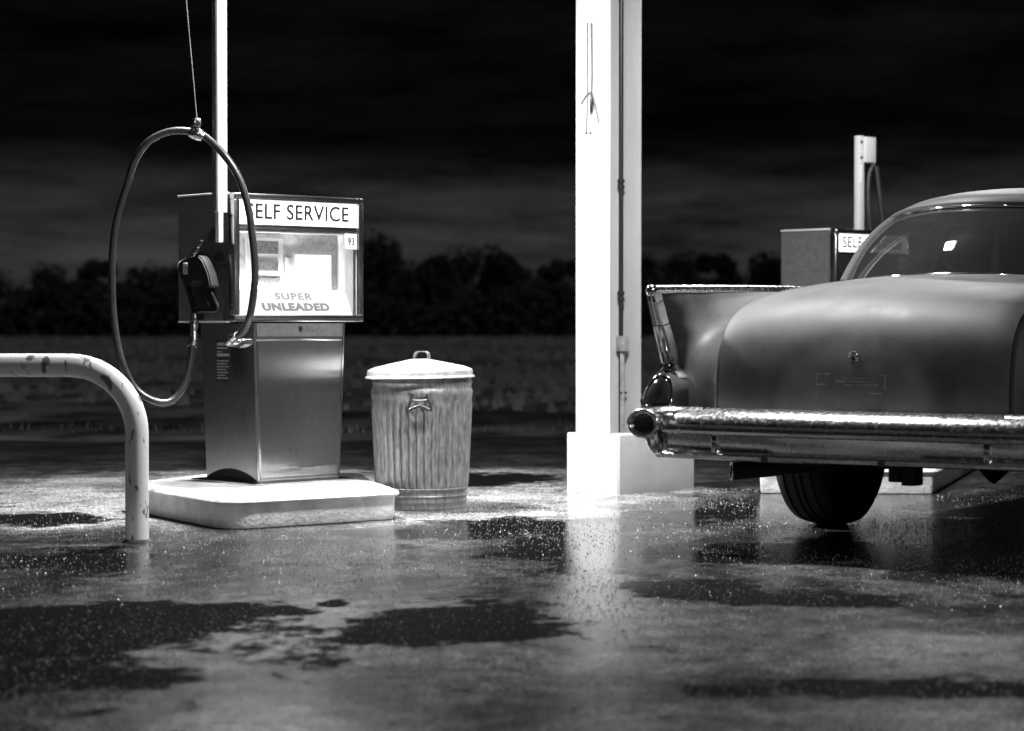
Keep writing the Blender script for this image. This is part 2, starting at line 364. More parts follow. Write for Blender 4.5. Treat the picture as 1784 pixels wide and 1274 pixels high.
# ------------------------------------------------------------------ ground, forecourt
bm = bmesh.new(); add_grid(bm, [[(x, y, -.02) for x in (-900, 0, 900)] for y in (-60, 15, 1600)])
tag(obj('field', bm, M['field']), kind='structure')
bm = bmesh.new()
edge = [(-30 + i*1.5, 16.6 + .35*math.sin(i*1.3) + random.uniform(-.25, .25)) for i in range(41)]
add_prism(bm, [(30,-20)] + [(p[0], p[1]) for p in edge[::-1]] + [(-30,-20)], -.3, 0)
tag(obj('forecourt', bm, M['tarmac']), kind='structure')

# loose wet grit and aggregate standing proud of the tarmac
bm = bmesh.new(); rg = random.Random(5)
for i in range(80000):
    D = 4.4 + 7.3*rg.random()**1.1; x = rg.uniform(-.26, .26)*D
    if rg.random() > .55+.45*math.sin(x*3.1+1.3*math.sin(D*2.3))*math.sin(D*2.9+x): continue
    r_ = rg.choice((.001,.0013,.0016,.002,.0026,.0034)); a0 = rg.uniform(0,6)
    b_ = [bm.verts.new((x+r_*rg.uniform(.7,1.3)*math.cos(a0+k*1.57), D+r_*rg.uniform(.7,1.3)*math.sin(a0+k*1.57), -.0005)) for k in range(4)]
    t_ = bm.verts.new((x+rg.uniform(-.3,.3)*r_, D+rg.uniform(-.3,.3)*r_, r_*rg.uniform(.7,1.5)))
    for k in range(4): bm.faces.new((b_[k], b_[(k+1)%4], t_))
tag(obj('grit', bm, mat('wet_grit', .12, .35, var=.9, vscale=40), recalc=False), 'wet grit and small stones scattered over the tarmac', 'grit', kind='stuff')

# grass in the field: tufts, one mass nobody could count
bm = bmesh.new()
for i in range(22000):
    D = 18 + 34*random.random()**1.4; x = random.uniform(-.28, .28)*D
    if math.sin(D*.9+.4*math.sin(x*.5))+math.sin(D*.37+2) < random.uniform(-.8,1.6): continue
    h = random.uniform(.01, .035) * (1.5 if math.sin(D*1.1+x*.3) > .3 else .75); a = random.uniform(0, 3.14); w = h*.2; lean = random.uniform(-.5,.5)*h
    c, s = math.cos(a), math.sin(a)
    v = [bm.verts.new(q) for q in ((x-w*c, D-w*s, -.02), (x+w*c, D+w*s, -.02), (x+lean*c, D+lean*s, h))]
    bm.faces.new(v)
for i in range(12000):
    D = 22 + 95*random.random()**1.1; x = random.uniform(-.27, .27)*D
    if math.sin(D*.23+1.7*math.sin(x*.11))+.8*math.sin(x*.37+D*.6) < random.uniform(-.9,1.5): continue
    h = random.uniform(.03, .15)*(.5+D/110); w = h*random.uniform(.5,1.1); lean = random.uniform(-.4,.4)*h
    v = [bm.verts.new(q) for q in ((x-w, D, -.03), (x+w*.9, D+w*.3, -.03), (x+lean+w*.3, D+.02, h), (x+lean-w*.35, D, h*.9))]
    bm.faces.new(v)
tag(obj('field_grass', bm, mat('grass_blades', .12, .8, var=.5, vscale=.4), recalc=False), 'rough grass growing beyond the edge of the wet forecourt', 'grass', kind='stuff')

# ------------------------------------------------------------------ far trees
def crown_bm(bm, w, h, z0, n, seed, pointed=False):
    rnd = random.Random(seed); lobes = []
    for i in range(9):
        u = rnd.random(); ww = w*(1-u*.85 if pointed else math.sqrt(max(.05, 1-(u*1.05-.25)**2*1.2)))
        lobes.append((rnd.uniform(-.5,.5)*ww, rnd.uniform(-.5,.5)*ww, z0+h*(.12+.76*u), w*rnd.uniform(.16,.3)))
    for i in range(n):
        lx, ly, lz, lr = rnd.choice(lobes)
        d = Vector((rnd.gauss(0,1), rnd.gauss(0,1), rnd.gauss(0,1))).normalized()*lr*rnd.random()**.4
        c = Vector((lx, ly, lz))+d; s = rnd.uniform(.12, .34)
        a = Vector((rnd.gauss(0,1), rnd.gauss(0,1), rnd.gauss(0,1))).normalized(); b = a.orthogonal().normalized()
        v = [bm.verts.new(c+q) for q in (a*s, b*s*.7, -a*s*.8, -b*s*.6)]; bm.faces.new(v)
def make_tree(name, w, h, seed, pointed=False):
    t = empty(name)
    bm = bmesh.new(); add_tube(bm, [(0,0,-.3),(0.05,0,h*.3),(0,.05,h*.75)], [.2,.15,.05], 7)
    for k in range(5):
        a = k*1.3; add_tube(bm, [(0,0,h*(.25+.08*k)), (math.cos(a)*w*.22, math.sin(a)*w*.22, h*(.42+.08*k))], [.08,.03], 5)
    obj('trunk', bm, M['trunk_bark'], t, smooth=True)
    bm = bmesh.new(); crown_bm(bm, w, h*.85, h*.15, 1900, seed, pointed); obj('crown', bm, M['leaf'], t, recalc=False)
    return t
def copy_tree(o, parent=None):
    c = o.copy(); COL.objects.link(c)
    if parent is not None: c.parent = parent
    for ch in [q for q in o.children]: copy_tree(ch, c)
    return c
protos = [make_tree('broadleaf_tree', 5.5, 6, 1), make_tree('broadleaf_tree', 4.6, 6, 2), make_tree('conifer_tree', 3.2, 6, 3, True), make_tree('broadleaf_tree', 6.5, 6, 4)]
used = set()
TG = 'trees along the far side of the field'
# x, top y, proto, scale width
TL = [(20,470,0),(95,478,3),(160,462,1),(235,470,0),(300,474,3),(640,452,1),(672,428,3),(722,436,0),(768,455,1),(826,446,3),(858,452,2),(896,447,2),(932,468,0),(968,462,1),
      (1150,455,3),(1205,462,0),(1262,452,1),(1325,460,3),(1700,465,0),(1760,458,3)]
LBL = {672:'tall broad dark tree right behind the lit pump head, highest of the far tree line', 722:'dark tree sloping down beside the highest crown of the far tree line',
       826:'round-topped dark tree midway between the pump and the white column', 858:'narrow dark tree against the right flank of the round-topped one', 896:'small pointed dark tree standing alone above the line left of the white column'}
for x, y, k in TL:
    D = 150 + random.uniform(-6, 10); p = protos[k]
    t = p if k not in used else copy_tree(p); used.add(k)
    q = at(x, y, D); sc = (q.z + .3)/6.0
    t.location = (q.x, D, 0); t.scale = (sc*.95, sc*.95, sc*1.02); t.rotation_euler = (0,0,random.uniform(0,6))
    tag(t, LBL.get(x, 'dark tree merged into the black tree line beyond the field'), 'tree', TG)
bm = bmesh.new(); rnd = random.Random(11)
for i in range(26000):
    x = rnd.uniform(-48, 48); D = rnd.uniform(142, 156)
    h = 2.9 + .7*math.sin(x*.21) + .5*math.sin(x*.63+1)
    c = Vector((x, D, rnd.random()**.8*h)); s = rnd.uniform(.15,.45)
    a = Vector((rnd.gauss(0,1), rnd.gauss(0,1), rnd.gauss(0,1))).normalized(); b = a.orthogonal().normalized()
    bm.faces.new([bm.verts.new(c+q) for q in (a*s, b*s*.7, -a*s*.8, -b*s*.6)])
tag(obj('woodland', bm, M['leaf'], recalc=False), 'black mass of undergrowth below the far tree tops', 'woods', kind='stuff')

# ------------------------------------------------------------------ pump island kerb
def rot_u(a): return Vector((math.cos(a), math.sin(a), 0)), Vector((-math.sin(a), math.cos(a), 0))
def island(name, P, rads, label, h=.13):
    c = Vector(P[0]); P = [(Vector(p)-c) for p in P]
    t = empty(name, (c.x, c.y, 0), 0, label, 'kerb island')
    out = round_poly(P, rads, 8); n = len(out)
    cen = sum(out, Vector((0,0)))/n
    def off(d):
        r = []
        for i in range(n):
            e = (out[(i+1)%n]-out[i-1]).normalized(); nn = Vector((e.y, -e.x)); r.append(out[i]+nn*d)
        return r
    bm = bmesh.new()
    prof = [(-.030, 0), (-.024, .02), (-.020, h-.026), (-.006, h-.024), (0, h-.016), (-.006, h-.004), (-.02, h)]
    rings = [[bm.verts.new((p.x, p.y, z + (random.uniform(-.003,.003) if z == 0 else 0))) for p in off(d)] for d, z in prof]
    for a, b in zip(rings, rings[1:]):
        for i in range(n): bm.faces.new((a[i], a[(i+1)%n], b[(i+1)%n], b[i]))
    bm.faces.new(rings[-1])
    obj('slab', bm, M['concrete'], t, smooth=True, angle=50)
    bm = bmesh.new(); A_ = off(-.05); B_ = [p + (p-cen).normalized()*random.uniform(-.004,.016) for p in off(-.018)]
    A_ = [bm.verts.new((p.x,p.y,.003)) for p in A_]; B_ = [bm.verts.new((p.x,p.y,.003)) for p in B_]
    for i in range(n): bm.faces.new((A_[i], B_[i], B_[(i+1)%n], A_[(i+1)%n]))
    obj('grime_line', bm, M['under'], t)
    return t
island('pump_island', [(-1.20,9.31),(-.485,9.86),(-.655,10.5),(-.74,11.03),(-1.46,11.0),(-1.80,10.3)], [.16,.10,.12,.1,.1,.16], 'low white concrete island carrying the lit fuel pump beside the bent guard pipe')
island('pump_island', [(1.235,11.36),(2.15,11.30),(2.75,13.2),(2.9,14.7),(1.85,14.6)], [.04,.05,.1,.1,.1], 'white concrete island glimpsed under the old car beside its rear tyre')

# ------------------------------------------------------------------ fuel pumps
def make_pump(full=True):
    t = empty('fuel_pump')
    # local: x along the front (right), y into depth, origin = pedestal front corner on the island top
    W0, D0, W1, D1, ZT = .478, .404, .53, .42, .735
    cx, cy = W0/2, D0/2
    bm = bmesh.new()
    b = [(0,0,.012),(W0,0,.012),(W0,D0,.012),(0,D0,.012)]
    q = [(cx-W1/2, cy-D1/2, ZT),(cx+W1/2, cy-D1/2, ZT),(cx+W1/2, cy+D1/2, ZT),(cx-W1/2, cy+D1/2, ZT)]
    vb = [bm.verts.new(p) for p in b]; vt = [bm.verts.new(p) for p in q]
    bm.faces.new(vb[::-1]); bm.faces.new(vt)
    for i in range(4): bm.faces.new((vb[i], vb[(i+1)%4], vt[(i+1)%4], vt[i]))
    bmesh.ops.bevel(bm, geom=[e for e in bm.edges if abs(e.verts[0].co.z-e.verts[1].co.z) > .1], offset=.006, segments=3, affect='EDGES')
    ped = obj('pedestal', bm, M['steel'], t, smooth=True)
    # front panel, a shallow sheet with folded edges
    bm = bmesh.new()
    def fp(u, z, o):                                # point on tapered front face, u 0..1
        k = (z-.012)/(ZT-.012); x = (0*(1-k)+(cx-W1/2)*k) + u*(W0*(1-k)+W1*k); y = (0*(1-k)+(cy-D1/2)*k); return (x, y-o, z)
    rows = []
    for z in (.02, .03, .2, .4, .55, .655, .662):
        o = .006 if .02 < z < .66 else 0
        rows.append([fp(u, z, (0 if u in (.02, .965) else o)) for u in (.02, .035, .3, .65, .95, .965)])
    add_grid(bm, rows); obj('front_panel', bm, M['steel'], ped, smooth=True, angle=25)
    bm = bmesh.new(); add_grid(bm, [[fp(u, z, .0015) for u in (.03, .97)] for z in (.675, .735)])
    obj('top_panel', bm, M['pump_dark'], ped)
    bm = bmesh.new(); add_lathe(bm, [(0,.006),(.009,.005),(.011,0)], 16, Matrix.Translation((W0*.5, cy-D1/2-.003, .712)) @ Matrix.Rotation(R(90), 4, 'X'))
    obj('lock', bm, M['black'], ped, smooth=True)
    for u in (.008, .985):
        bm = bmesh.new(); add_grid(bm, [[fp(u-.006, z, .003), fp(u+.006, z, .003)] for z in (.012, .37, ZT-.002)]); obj('edge_trim', bm, M['steel_trim'], ped)
    # mounting plate and the arched toe opening of the side
    box('mounting_plate', (-.05, W0+.05, -.05, D0+.05, -.001, .011), M['steel_trim'], t, .002)
    bm = bmesh.new(); pts = [(0.015, .0)] + [(.015+ (D0-.03)*k/14, .008+.045*math.sin(math.pi*k/14)**.8) for k in range(15)] + [(D0-.015, 0)]
    add_prism(bm, pts, 0, .004, Matrix(((0,0,-1,.0005),(1,0,0,0),(0,1,0,.012),(0,0,0,1))))
    obj('toe_opening', bm, M['under'], ped)
    # head
    HW, HD, Z0, Z1 = .747, .436, .742, 1.325
    hx = cx-HW/2; y0 = cy-D1/2 - .004
    f = .03
    bm = bmesh.new()
    add_box(bm, hx, hx+HW, y0, y0+.05, Z1-f, Z1, .005); add_box(bm, hx, hx+HW, y0, y0+.05, Z0, Z0+f, .005)
    add_box(bm, hx, hx+f, y0+.001, y0+.049, Z0+f, Z1-f, .003); add_box(bm, hx+HW-f, hx+HW, y0+.001, y0+.049, Z0+f, Z1-f, .003)
    add_box(bm, hx+f, hx+HW-f, y0+.004, y0+.03, Z1-.163, Z1-.139, .003)
    head = obj('head_frame', bm, M['steel_trim'], t, smooth=True)
    bm = bmesh.new()
    add_box(bm, hx+.006, hx+HW-.006, y0+.05, y0+HD, Z0+.004, Z0+.02); add_box(bm, hx+.006, hx+HW-.006, y0+.05, y0+HD, Z1-.02, Z1-.004)
    add_box(bm, hx+.006, hx+.02, y0+.05, y0+HD, Z0+.02, Z1-.02); add_box(bm, hx+HW-.02, hx+HW-.006, y0+.05, y0+HD, Z0+.02, Z1-.02)
    add_box(bm, hx+.02, hx+HW-.02, y0+HD-.012, y0+HD, Z0+.02, Z1-.02)
    obj('head_casing', bm, M['pump_dark'], t)
    for z in (Z0+.001, Z1-.0005):                   # top and bottom edge lips of the side
        box('side_lip', (hx-.004, hx+.02, y0+.06, y0+HD+.004, z-.005, z+.004), M['white'], head, .001)
    x0, x1 = hx+f+.002, hx+HW-f-.002
    # lit name panel
    sp = box('name_panel', (x0, x1, y0+.008, y0+.016, Z1-.138, Z1-f-.001), M['sign'], t, 0)
    text('lettering', 'SELF SERVICE', .098, M['ink'], sp, Matrix.Translation(((x0+x1)/2-.006, y0+.0068, Z1-.083)) @ Matrix.Rotation(R(90), 4, 'X'), sx=.98, bold=.0016, spacing=1.07)
    # dial compartment behind glass
    zt = Z1-.165
    bk = box('dial_panel', (x0, x1, y0+.15, y0+.155, Z0+f, zt), M['dial'], t, 0)
    bm = bmesh.new()
    add_box(bm, x0-.0, x0+.008, y0+.03, y0+.15, Z0+f, zt); add_box(bm, x1-.008, x1, y0+.03, y0+.15, Z0+f, zt)
    add_box(bm, x0+.008, x1-.008, y0+.03, y0+.15, zt-.006, zt)
    obj('compartment_lining', bm, M['dial_white'], t)
    g = box('window', (x0, x1, y0+.012, y0+.016, Z0+f+.001, zt-.001), M['glass'], t, 0)
    yb = y0+.15
    m_ = box('meter_plate', (x0+.135, x0+.345, yb-.014, yb-.001, Z0+.155, zt-.03), M['dial_white'], bk, .002)
    for (a, b_, w) in ((Z0+.315, Z0+.375, .145), (Z0+.235, Z0+.285, .145), (Z0+.172, Z0+.204, .16)):
        box('display', (x0+.168, x0+.168+w, yb-.018, yb-.0145, a, b_), M['display'], m_, 0)
    cd = box('price_card', (x0+.425, x0+.625, yb-.02, yb-.001, Z0+.14, Z0+.315), M['sign'], bk, .002)
    bx = box('side_card', (x0+.365, x0+.405, yb-.012, yb-.001, Z0+.2, Z0+.3), M['dial_white'], bk, .002)
    oc = box('octane_card', (x1-.075, x1-.004, y0+.006, y0+.0105, zt-.075, zt-.004), M['dial_white'], t, 0)
    text('lettering', '93', .050, M['ink'], oc, Matrix.Translation((x1-.038, y0+.005, zt-.042)) @ Matrix.Rotation(R(90), 4, 'X'), sx=.85, bold=.0006)
    # sloping grade sign
    ang = R(90-24); mt = Matrix.Translation(((x0+x1)/2, y0+.062, Z0+.092)) @ Matrix.Rotation(ang, 4, 'X')
    bm = bmesh.new(); add_prism(bm, [(-.345,-.063),(.345,-.063),(.325,.063),(-.325,.063)], -.006, 0, mt); gs = obj('grade_sign', bm, M['sign'], t)
    if full:
        text('lettering', 'SUPER', .046, M['ink_pale'], gs, mt @ Matrix.Translation((.012,.026,.001)), sx=1.45, bold=.0015, spacing=1.2)
        text('lettering', 'UNLEADED', .050, M['ink_pale2'], gs, mt @ Matrix.Translation((.012,-.028,.001)), sx=1.4, bold=.003, spacing=1.12)
    tb = tube('lamp_tube', [(x0+.03, y0+.11, Z0+.045), (x0+.45, y0+.11, Z0+.045)], .012, M['tube'], t)
    la = bpy.data.lights.new('dial_lamp', 'AREA'); la.shape = 'RECTANGLE'; la.size = .4; la.size_y = .03; la.energy = 6.0
    lo = bpy.data.objects.new('dial_lamp', la); COL.objects.link(lo); lo.parent = t; lo.location = (x0+.24, y0+.09, Z0+.06); lo.rotation_euler = (R(155), 0, 0)
    # side (nozzle) panel
    sd = box('side_panel', (hx-.006, hx+.006, y0+.085, y0+HD-.004, Z0+.006, Z1-.012), M['pump_dark'], t, 0)
    return t, dict(hx=hx, y0=y0, HD=HD, Z0=Z0, Z1=Z1, W0=W0, D0=D0)
PA = R(43)
pump, pi = make_pump()
PO = Vector((-1.159, 10.19, .131)); pump.location = PO; pump.rotation_euler = (0,0,PA)
tag(pump, 'stainless fuel pump with lit SELF SERVICE head and hose, nearest to the garbage can', 'fuel pump', 'self service fuel pumps')
pump2 = copy_tree(pump); pump2.location = (2.08, 13.85, .121); 
tag(pump2, 'fuel pump half hidden behind the rear window of the old car', 'fuel pump', 'self service fuel pumps')
U, V = rot_u(PA)
def pl(x, y, z): return PO + U*x + V*y + Vector((0,0,z))     # pump local -> world
hx, y0, HD, Z0, Z1 = pi['hx'], pi['y0'], pi['HD'], pi['Z0'], pi['Z1']
def side_hit(px, py, off=0.):                       # photo point -> pump-local point on the side plane
    d = ray(px, py); n = -U; p0 = pl(hx, 0, 0) + n*off; c = Vector((0,0,HC))
    w = c + d*((p0-c).dot(n)/d.dot(n)); r = w-PO
    return Vector((r.dot(U), r.dot(V), r.z))
# side fittings of the first pump
ped_side = None
def tri(name, pts, off, th, m, parent):
    P = [side_hit(x, y, off) for x, y in pts]; bm = bmesh.new()
    a = [bm.verts.new(p) for p in P]; b = [bm.verts.new(p - Vector((th,0,0))) for p in P]
    bm.faces.new(a); bm.faces.new(b[::-1])
    for i in range(len(a)): bm.faces.new((a[i], b[i], b[(i+1)%len(a)], a[(i+1)%len(a)]))
    return obj(name, bm, m, parent)
tri('nozzle_recess', [(334,436),(340,432),(352,438),(362,440),(366,456),(374,500),(379,540),(372,542),(342,540),(336,505),(331,470)], .0065, .001, M['black'], pump)
for (a, b, r_) in ((368,413,7),(382,448,9),(371,402,5),(350,552,6),(392,463,4)):
    tri('hole', [(a+r_*math.cos(k*.785), b+r_*1.1*math.sin(k*.785)) for k in range(8)], .0066, .001, M['black'], pump)
stk = tri('sticker', [(376,594),(401,594),(402,666),(378,666)], -.055, .0015, M['sticker'], pump)
for k, (yy, w, h) in enumerate(((597,20,5),(605,18,3),(612,10,2),(616,22,5),(628,20,2),(633,17,2),(638,21,2),(643,16,2),(648,20,2),(653,15,2),(658,19,2))):
    tri('print_line', [(378,yy),(378+w,yy),(378+w,yy+h),(378,yy+h)], -.053, .0006, M['pale_print'], stk)

# mast on the pump side
bm = bmesh.new()
mx, my = hx-.037, y0+.052
zb, zm = 1.10, 1.235
pr = lambda w: [(mx-w, my-.013), (mx+.027, my-.013), (mx+.027, my+.013), (mx-w, my+.013)]
add_box(bm, mx-.027, mx+.027, my-.013, my+.013, zm, 2.95, .003)
add_box(bm, mx-.022, mx+.004, my-.0125, my+.0125, zb, zm-.0005, .002)
ms = obj('mast', bm, M['white'], pump, smooth=True)
box('mast_channel', (mx-.036, mx-.0275, my-.013, my+.018, 1.24, 2.94), M['pump_dark'], ms, .002)
box('hoist_arm', (mx-.30, mx+.02, my-.02, my+.02, 2.951, 2.99), M['white'], ms, .003)
# hose (thing > parts) : hose + clamp + wire + nozzle
def atl(x, y, D): return at(x, y, D)-PO
hose = empty('fuel_hose', tuple(PO), 0, 'black rubber fuel hose hung in a tall loop from a wire over the lit pump', 'fuel hose')
hp = [(404,592,10.10),(424,577,10.03),(436,548,9.97),(443,500,9.94),(444,462,9.93),(440,415,9.93),(432,360,9.93),(416,310,9.93),(392,272,9.93),(362,242,9.94),(342,232,9.94),(315,228,9.94),(287,232,9.94),(258,248,9.94),(235,280,9.95),(219,330,9.96),(204,380,9.97),(197,425,9.98),(195,480,9.99),(197,540,10.0),(203,590,10.0),(214,635,10.0),(232,672,10.02),(258,694,10.03),(287,702,10.05),(308,691,10.08),(323,668,10.1),(331,635,10.12),(335,600,10.14)]
tube('hose', catmull([atl(*p) for p in hp], 6), .0165, M['rubber'], hose, 14)
ferr = [atl(*p) for p in ((335,604,10.14),(337,590,10.15),(337,578,10.16))]
tube('ferrule', ferr, [.021,.019,.017], M['chrome_old'], hose)
sw = [atl(*p) for p in ((337,578,10.16),(338,566,10.17),(339,556,10.18),(338,545,10.18))]
tube('swivel', sw, [.014,.021,.021,.012], M['chrome_old'], hose)
cl = [atl(*p) for p in ((330,231,9.94),(336,232,9.94),(342,233,9.94),(348,236,9.94),(354,240,9.94))]
c1 = tube('clamp', cl, [.02,.027,.029,.027,.02], M['chrome_old'], hose)
bm = bmesh.new(); add_box(bm, -.016, .016, -.02, .02, -.002, .035, .004, Matrix.Translation(atl(342,221,9.94))@Matrix.Rotation(.4,4,'Z'))
add_tube(bm, catmull([atl(*p) for p in ((334,219,9.94),(338,209,9.94),(344,206,9.94),(349,214,9.94),(347,222,9.94))],4), .0035, 8)
obj('shackle', bm, M['chrome_old'], c1, smooth=True)
arm_end = pl(mx-.27, my, 2.953)-PO
tube('wire', [atl(343,207,9.94), atl(338,150,9.96), arm_end], .0022, M['grey_paint'], hose, 6)
elb = [pl(-.02,.02,.655)-PO, atl(398,596,10.13), atl(406,590,10.1), atl(414,584,10.06)]
tube('elbow', elb, [.014,.02,.022,.018], M['chrome_old'], hose, 10)
bm = bmesh.new(); P = [atl(x, y, 10.14) for x, y in ((395,583),(401,596),(418,598),(426,592),(426,600),(416,606),(396,604))]
a = [bm.verts.new(p) for p in P]; b = [bm.verts.new(p+Vector((.03,.03,0))) for p in P]; bm.faces.new(a); bm.faces.new(b[::-1])
for i in range(len(a)): bm.faces.new((a[i], b[i], b[(i+1)%len(a)], a[(i+1)%len(a)]))
obj('bracket', bm, M['steel_trim'], pump if False else hose)
# nozzle hung on the side
nz_ = empty('fuel_nozzle', tuple(PO), 0, 'dark fuel nozzle with coiled spout hooked on the left side of the pump', 'fuel nozzle')
def sh(x, y, o): 
    v = side_hit(x, y, o); return U*v.x + V*v.y + Vector((0,0,v.z))
def slab_poly(pts, o1, o2, bev=.006):
    bm = bmesh.new(); a = [bm.verts.new(sh(x, y, o1)) for x, y in pts]; b = [bm.verts.new(sh(x, y, o1) + U*(o1-o2)) for x, y in pts]
    bm.faces.new(a); bm.faces.new(b[::-1])
    for i in range(len(a)): bm.faces.new((a[i], b[i], b[(i+1)%len(a)], a[(i+1)%len(a)]))
    bmesh.ops.recalc_face_normals(bm, faces=bm.faces); bmesh.ops.bevel(bm, geom=list(bm.edges), offset=bev, segments=2, affect='EDGES'); return bm
bm = slab_poly([(309,464),(312,456),(322,451),(336,448),(345,445),(353,454),(362,476),(367,500),(357,503),(350,493),(338,490),(332,500),(320,499),(314,486)], .085, .035)
body = obj('body', bm, M['nozzle'], nz_, smooth=True, angle=60)
tube('grip', catmull([sh(338,549,.07), sh(335,530,.068), sh(330,510,.064), sh(325,492,.06)],4), [.012]*4+[.0135]*4+[.0155]*4+[.017], M['nozzle'], nz_, 12)
tube('guard', catmull([sh(362,495,.06), sh(369,512,.058), sh(379,534,.058), sh(374,541,.06), sh(355,541,.066), sh(337,543,.072)],5), .0085, M['nozzle'], nz_, 8)
tube('trigger', catmull([sh(349,492,.06), sh(347,505,.06), sh(355,520,.058), sh(364,532,.056)],5), .005, M['nozzle'], nz_, 8)
spp = catmull([sh(334,455,.062), sh(338,446,.05), sh(345,434,.04), sh(353,418,.025)],8)
tube('spout', spp, .0095, M['chrome_old'], nz_, 10)
bm = bmesh.new(); coil = []
for i in range(121):
    u = i/120; k = u*(len(spp)-1); a_ = spp[int(min(k, len(spp)-2))]; b_ = spp[int(min(k, len(spp)-2))+1]; c = a_.lerp(b_, k-int(min(k, len(spp)-2)))
    tt = (spp[-1]-spp[0]).normalized(); s1 = tt.orthogonal().normalized(); s2 = tt.cross(s1); th = u*2*math.pi*8
    coil.append(c + (s1*math.cos(th)+s2*math.sin(th))*.0125)
add_tube(bm, coil, .0026, 6); obj('spring', bm, M['chrome'], nz_, smooth=True)
tube('cap', catmull([sh(309,466,.072), sh(312,457,.072), sh(322,451,.07), sh(334,449,.064)],4), .005, M['chrome_old'], nz_, 8)
box('badge', (-.012,.012,-.004,.004,-.026,.026), M['grey_paint'], nz_, .004, Matrix.Translation(sh(323,468,.095)) @ Matrix.Rotation(PA-.9,4,'Z'))

# mast, hose box and hoses of the second pump
P2 = Vector(pump2.location)
def pw(x, y, D): return at(x, y, D) - P2
mast2 = empty('hose_mast', (0,0,0)); COL.objects.unlink(mast2); bpy.data.objects.remove(mast2)
D2 = 14.35; iv = Matrix.Rotation(-PA, 4, 'Z')
def loc2(x, y, D): return iv @ pw(x, y, D)
ca, cb = loc2(1498, 408, D2), loc2(1498, 237, D2)
mst = box('mast', (ca.x-.034, ca.x+.018, ca.y-.02, ca.y+.02, Z1-.004, cb.z), M['white'], pump2, .003)
q = loc2(1519, 283, D2)
box('hose_box', (ca.x+.0185, ca.x+.128, ca.y-.03, ca.y+.05, q.z, cb.z-.004), M['white'], mst, .006)
for yy in (248, 275):
    p = loc2(1494, yy, D2); bm = bmesh.new(); add_lathe(bm, [(0,.006),(.009,.005),(.01,0)], 12, Matrix.Translation((ca.x-.012, ca.y-.0205, p.z)) @ Matrix.Rotation(R(90),4,'X')); obj('bolt', bm, M['black'], mst)
p = loc2(1494, 287, D2); p_ = loc2(1494, 318, D2)
box('sticker', (ca.x-.031, ca.x-.008, ca.y-.0215, ca.y-.0202, p_.z, p.z), M['dial_white'], mst, 0)
hose2 = empty('fuel_hose', tuple(P2), 0, 'pair of drooping black hose lines under the mast box behind the car roof', 'fuel hose')
tube('hose', catmull([pw(1524,286,D2), pw(1516,300,D2), pw(1513,330,D2), pw(1515,380,D2), pw(1520,430,D2+.02), pw(1528,500,D2-.05), pw(1540,540,D2-.15), pw(1552,500,D2-.12), pw(1542,420,D2), pw(1534,350,D2), pw(1527,290,D2)],6), .016, M['rubber'], hose2, 10)

# ------------------------------------------------------------------ bent pipe guard
g0 = Vector((-1.486, 8.86, 0)); gd = Vector((-1, .10, 0)).normalized()
gp = [g0+Vector((0,0,z)) for z in (-.05, .15, .3)]
gr = empty('pipe_guard', tuple(g0), 0, 'bent steel guard pipe with chipped white paint at the front left of the island', 'guard rail')
rr = .27; ztop = .70; L = .92
pts = [Vector((0,0,z)) for z in (-.04, .1, .2, .3, ztop-rr)] + [gd*(rr-rr*math.cos(a)) + Vector((0,0,ztop-rr+rr*math.sin(a))) for a in [R(k*7.5) for k in range(1,13)]]
pts += [gd*(rr+.1*k)+Vector((0,0,ztop)) for k in range(1,4)] + [gd*(L-rr+rr*math.sin(a)) + Vector((0,0,ztop-rr+rr*math.cos(a))) for a in [R(k*7.5) for k in range(0,13)]]
pts += [gd*L+Vector((0,0,z)) for z in (.3,.2,.1,-.04)]
tube('pipe', pts, .0465, M['guard'], gr, 24)
for q in (Vector((0,0,0)), gd*L):
    bm = bmesh.new(); add_lathe(bm, [(.045,.012),(.056,.010),(.064,.001)], 24, Matrix.Translation(q)); obj('collar', bm, M['under'], gr, smooth=True)

# ------------------------------------------------------------------ garbage can
can = empty('garbage_can', (-.424, 10.52, 0), R(-90), 'galvanized ribbed garbage can with its lid on, between the pump island and the white column', 'garbage can')
NR = 38
def rib(z, th):
    e = max(0, min(1, (z-.10)/.015))*max(0, min(1, (.505-z)/.02))
    return e*(.0055*(abs(math.cos(th*NR/2))**.6*2-1)) 
prof = [(0,.02),(.2,.02),(.203,.0),(.209,.0),(.211,.004),(.2095,.012),(.2095,.03),(.213,.036),(.2105,.042),(.210,.058),(.2145,.064),(.211,.07),(.2115,.084),(.2165,.09),(.219,.098)]
prof += [(.2140+.0195*(z-.10)/.41, z) for z in [.101,.116]+[.14+.03*k for k in range(12)]+[.488,.506]]
prof += [(.2355,.515),(.239,.535),(.2395,.552),(.2345,.56),(.2325,.57),(.236,.585),(.239,.592),(.234,.60),(.233,.62),(.238,.63),(.24,.636),(.236,.642),(.228,.642),(.225,.63)]
bm = bmesh.new(); add_lathe(bm, prof, NR*8, rfun=rib); body = obj('body', bm, M['galv'], can, smooth=True, angle=60)
bm = bmesh.new(); lt = Matrix.Translation((0,0,.0)) @ Matrix.Rotation(R(.8), 4, 'X')
add_lathe(bm, [(0,.698),(.045,.698),(.06,.694),(.15,.676),(.205,.664),(.235,.654),(.246,.648),(.2485,.642),(.249,.624),(.2575,.618),(.2585,.612),(.255,.610),(.247,.614),(.246,.62)], 96, lt)
lid = obj('lid', bm, M['galv_lid'], can, smooth=True, angle=50)
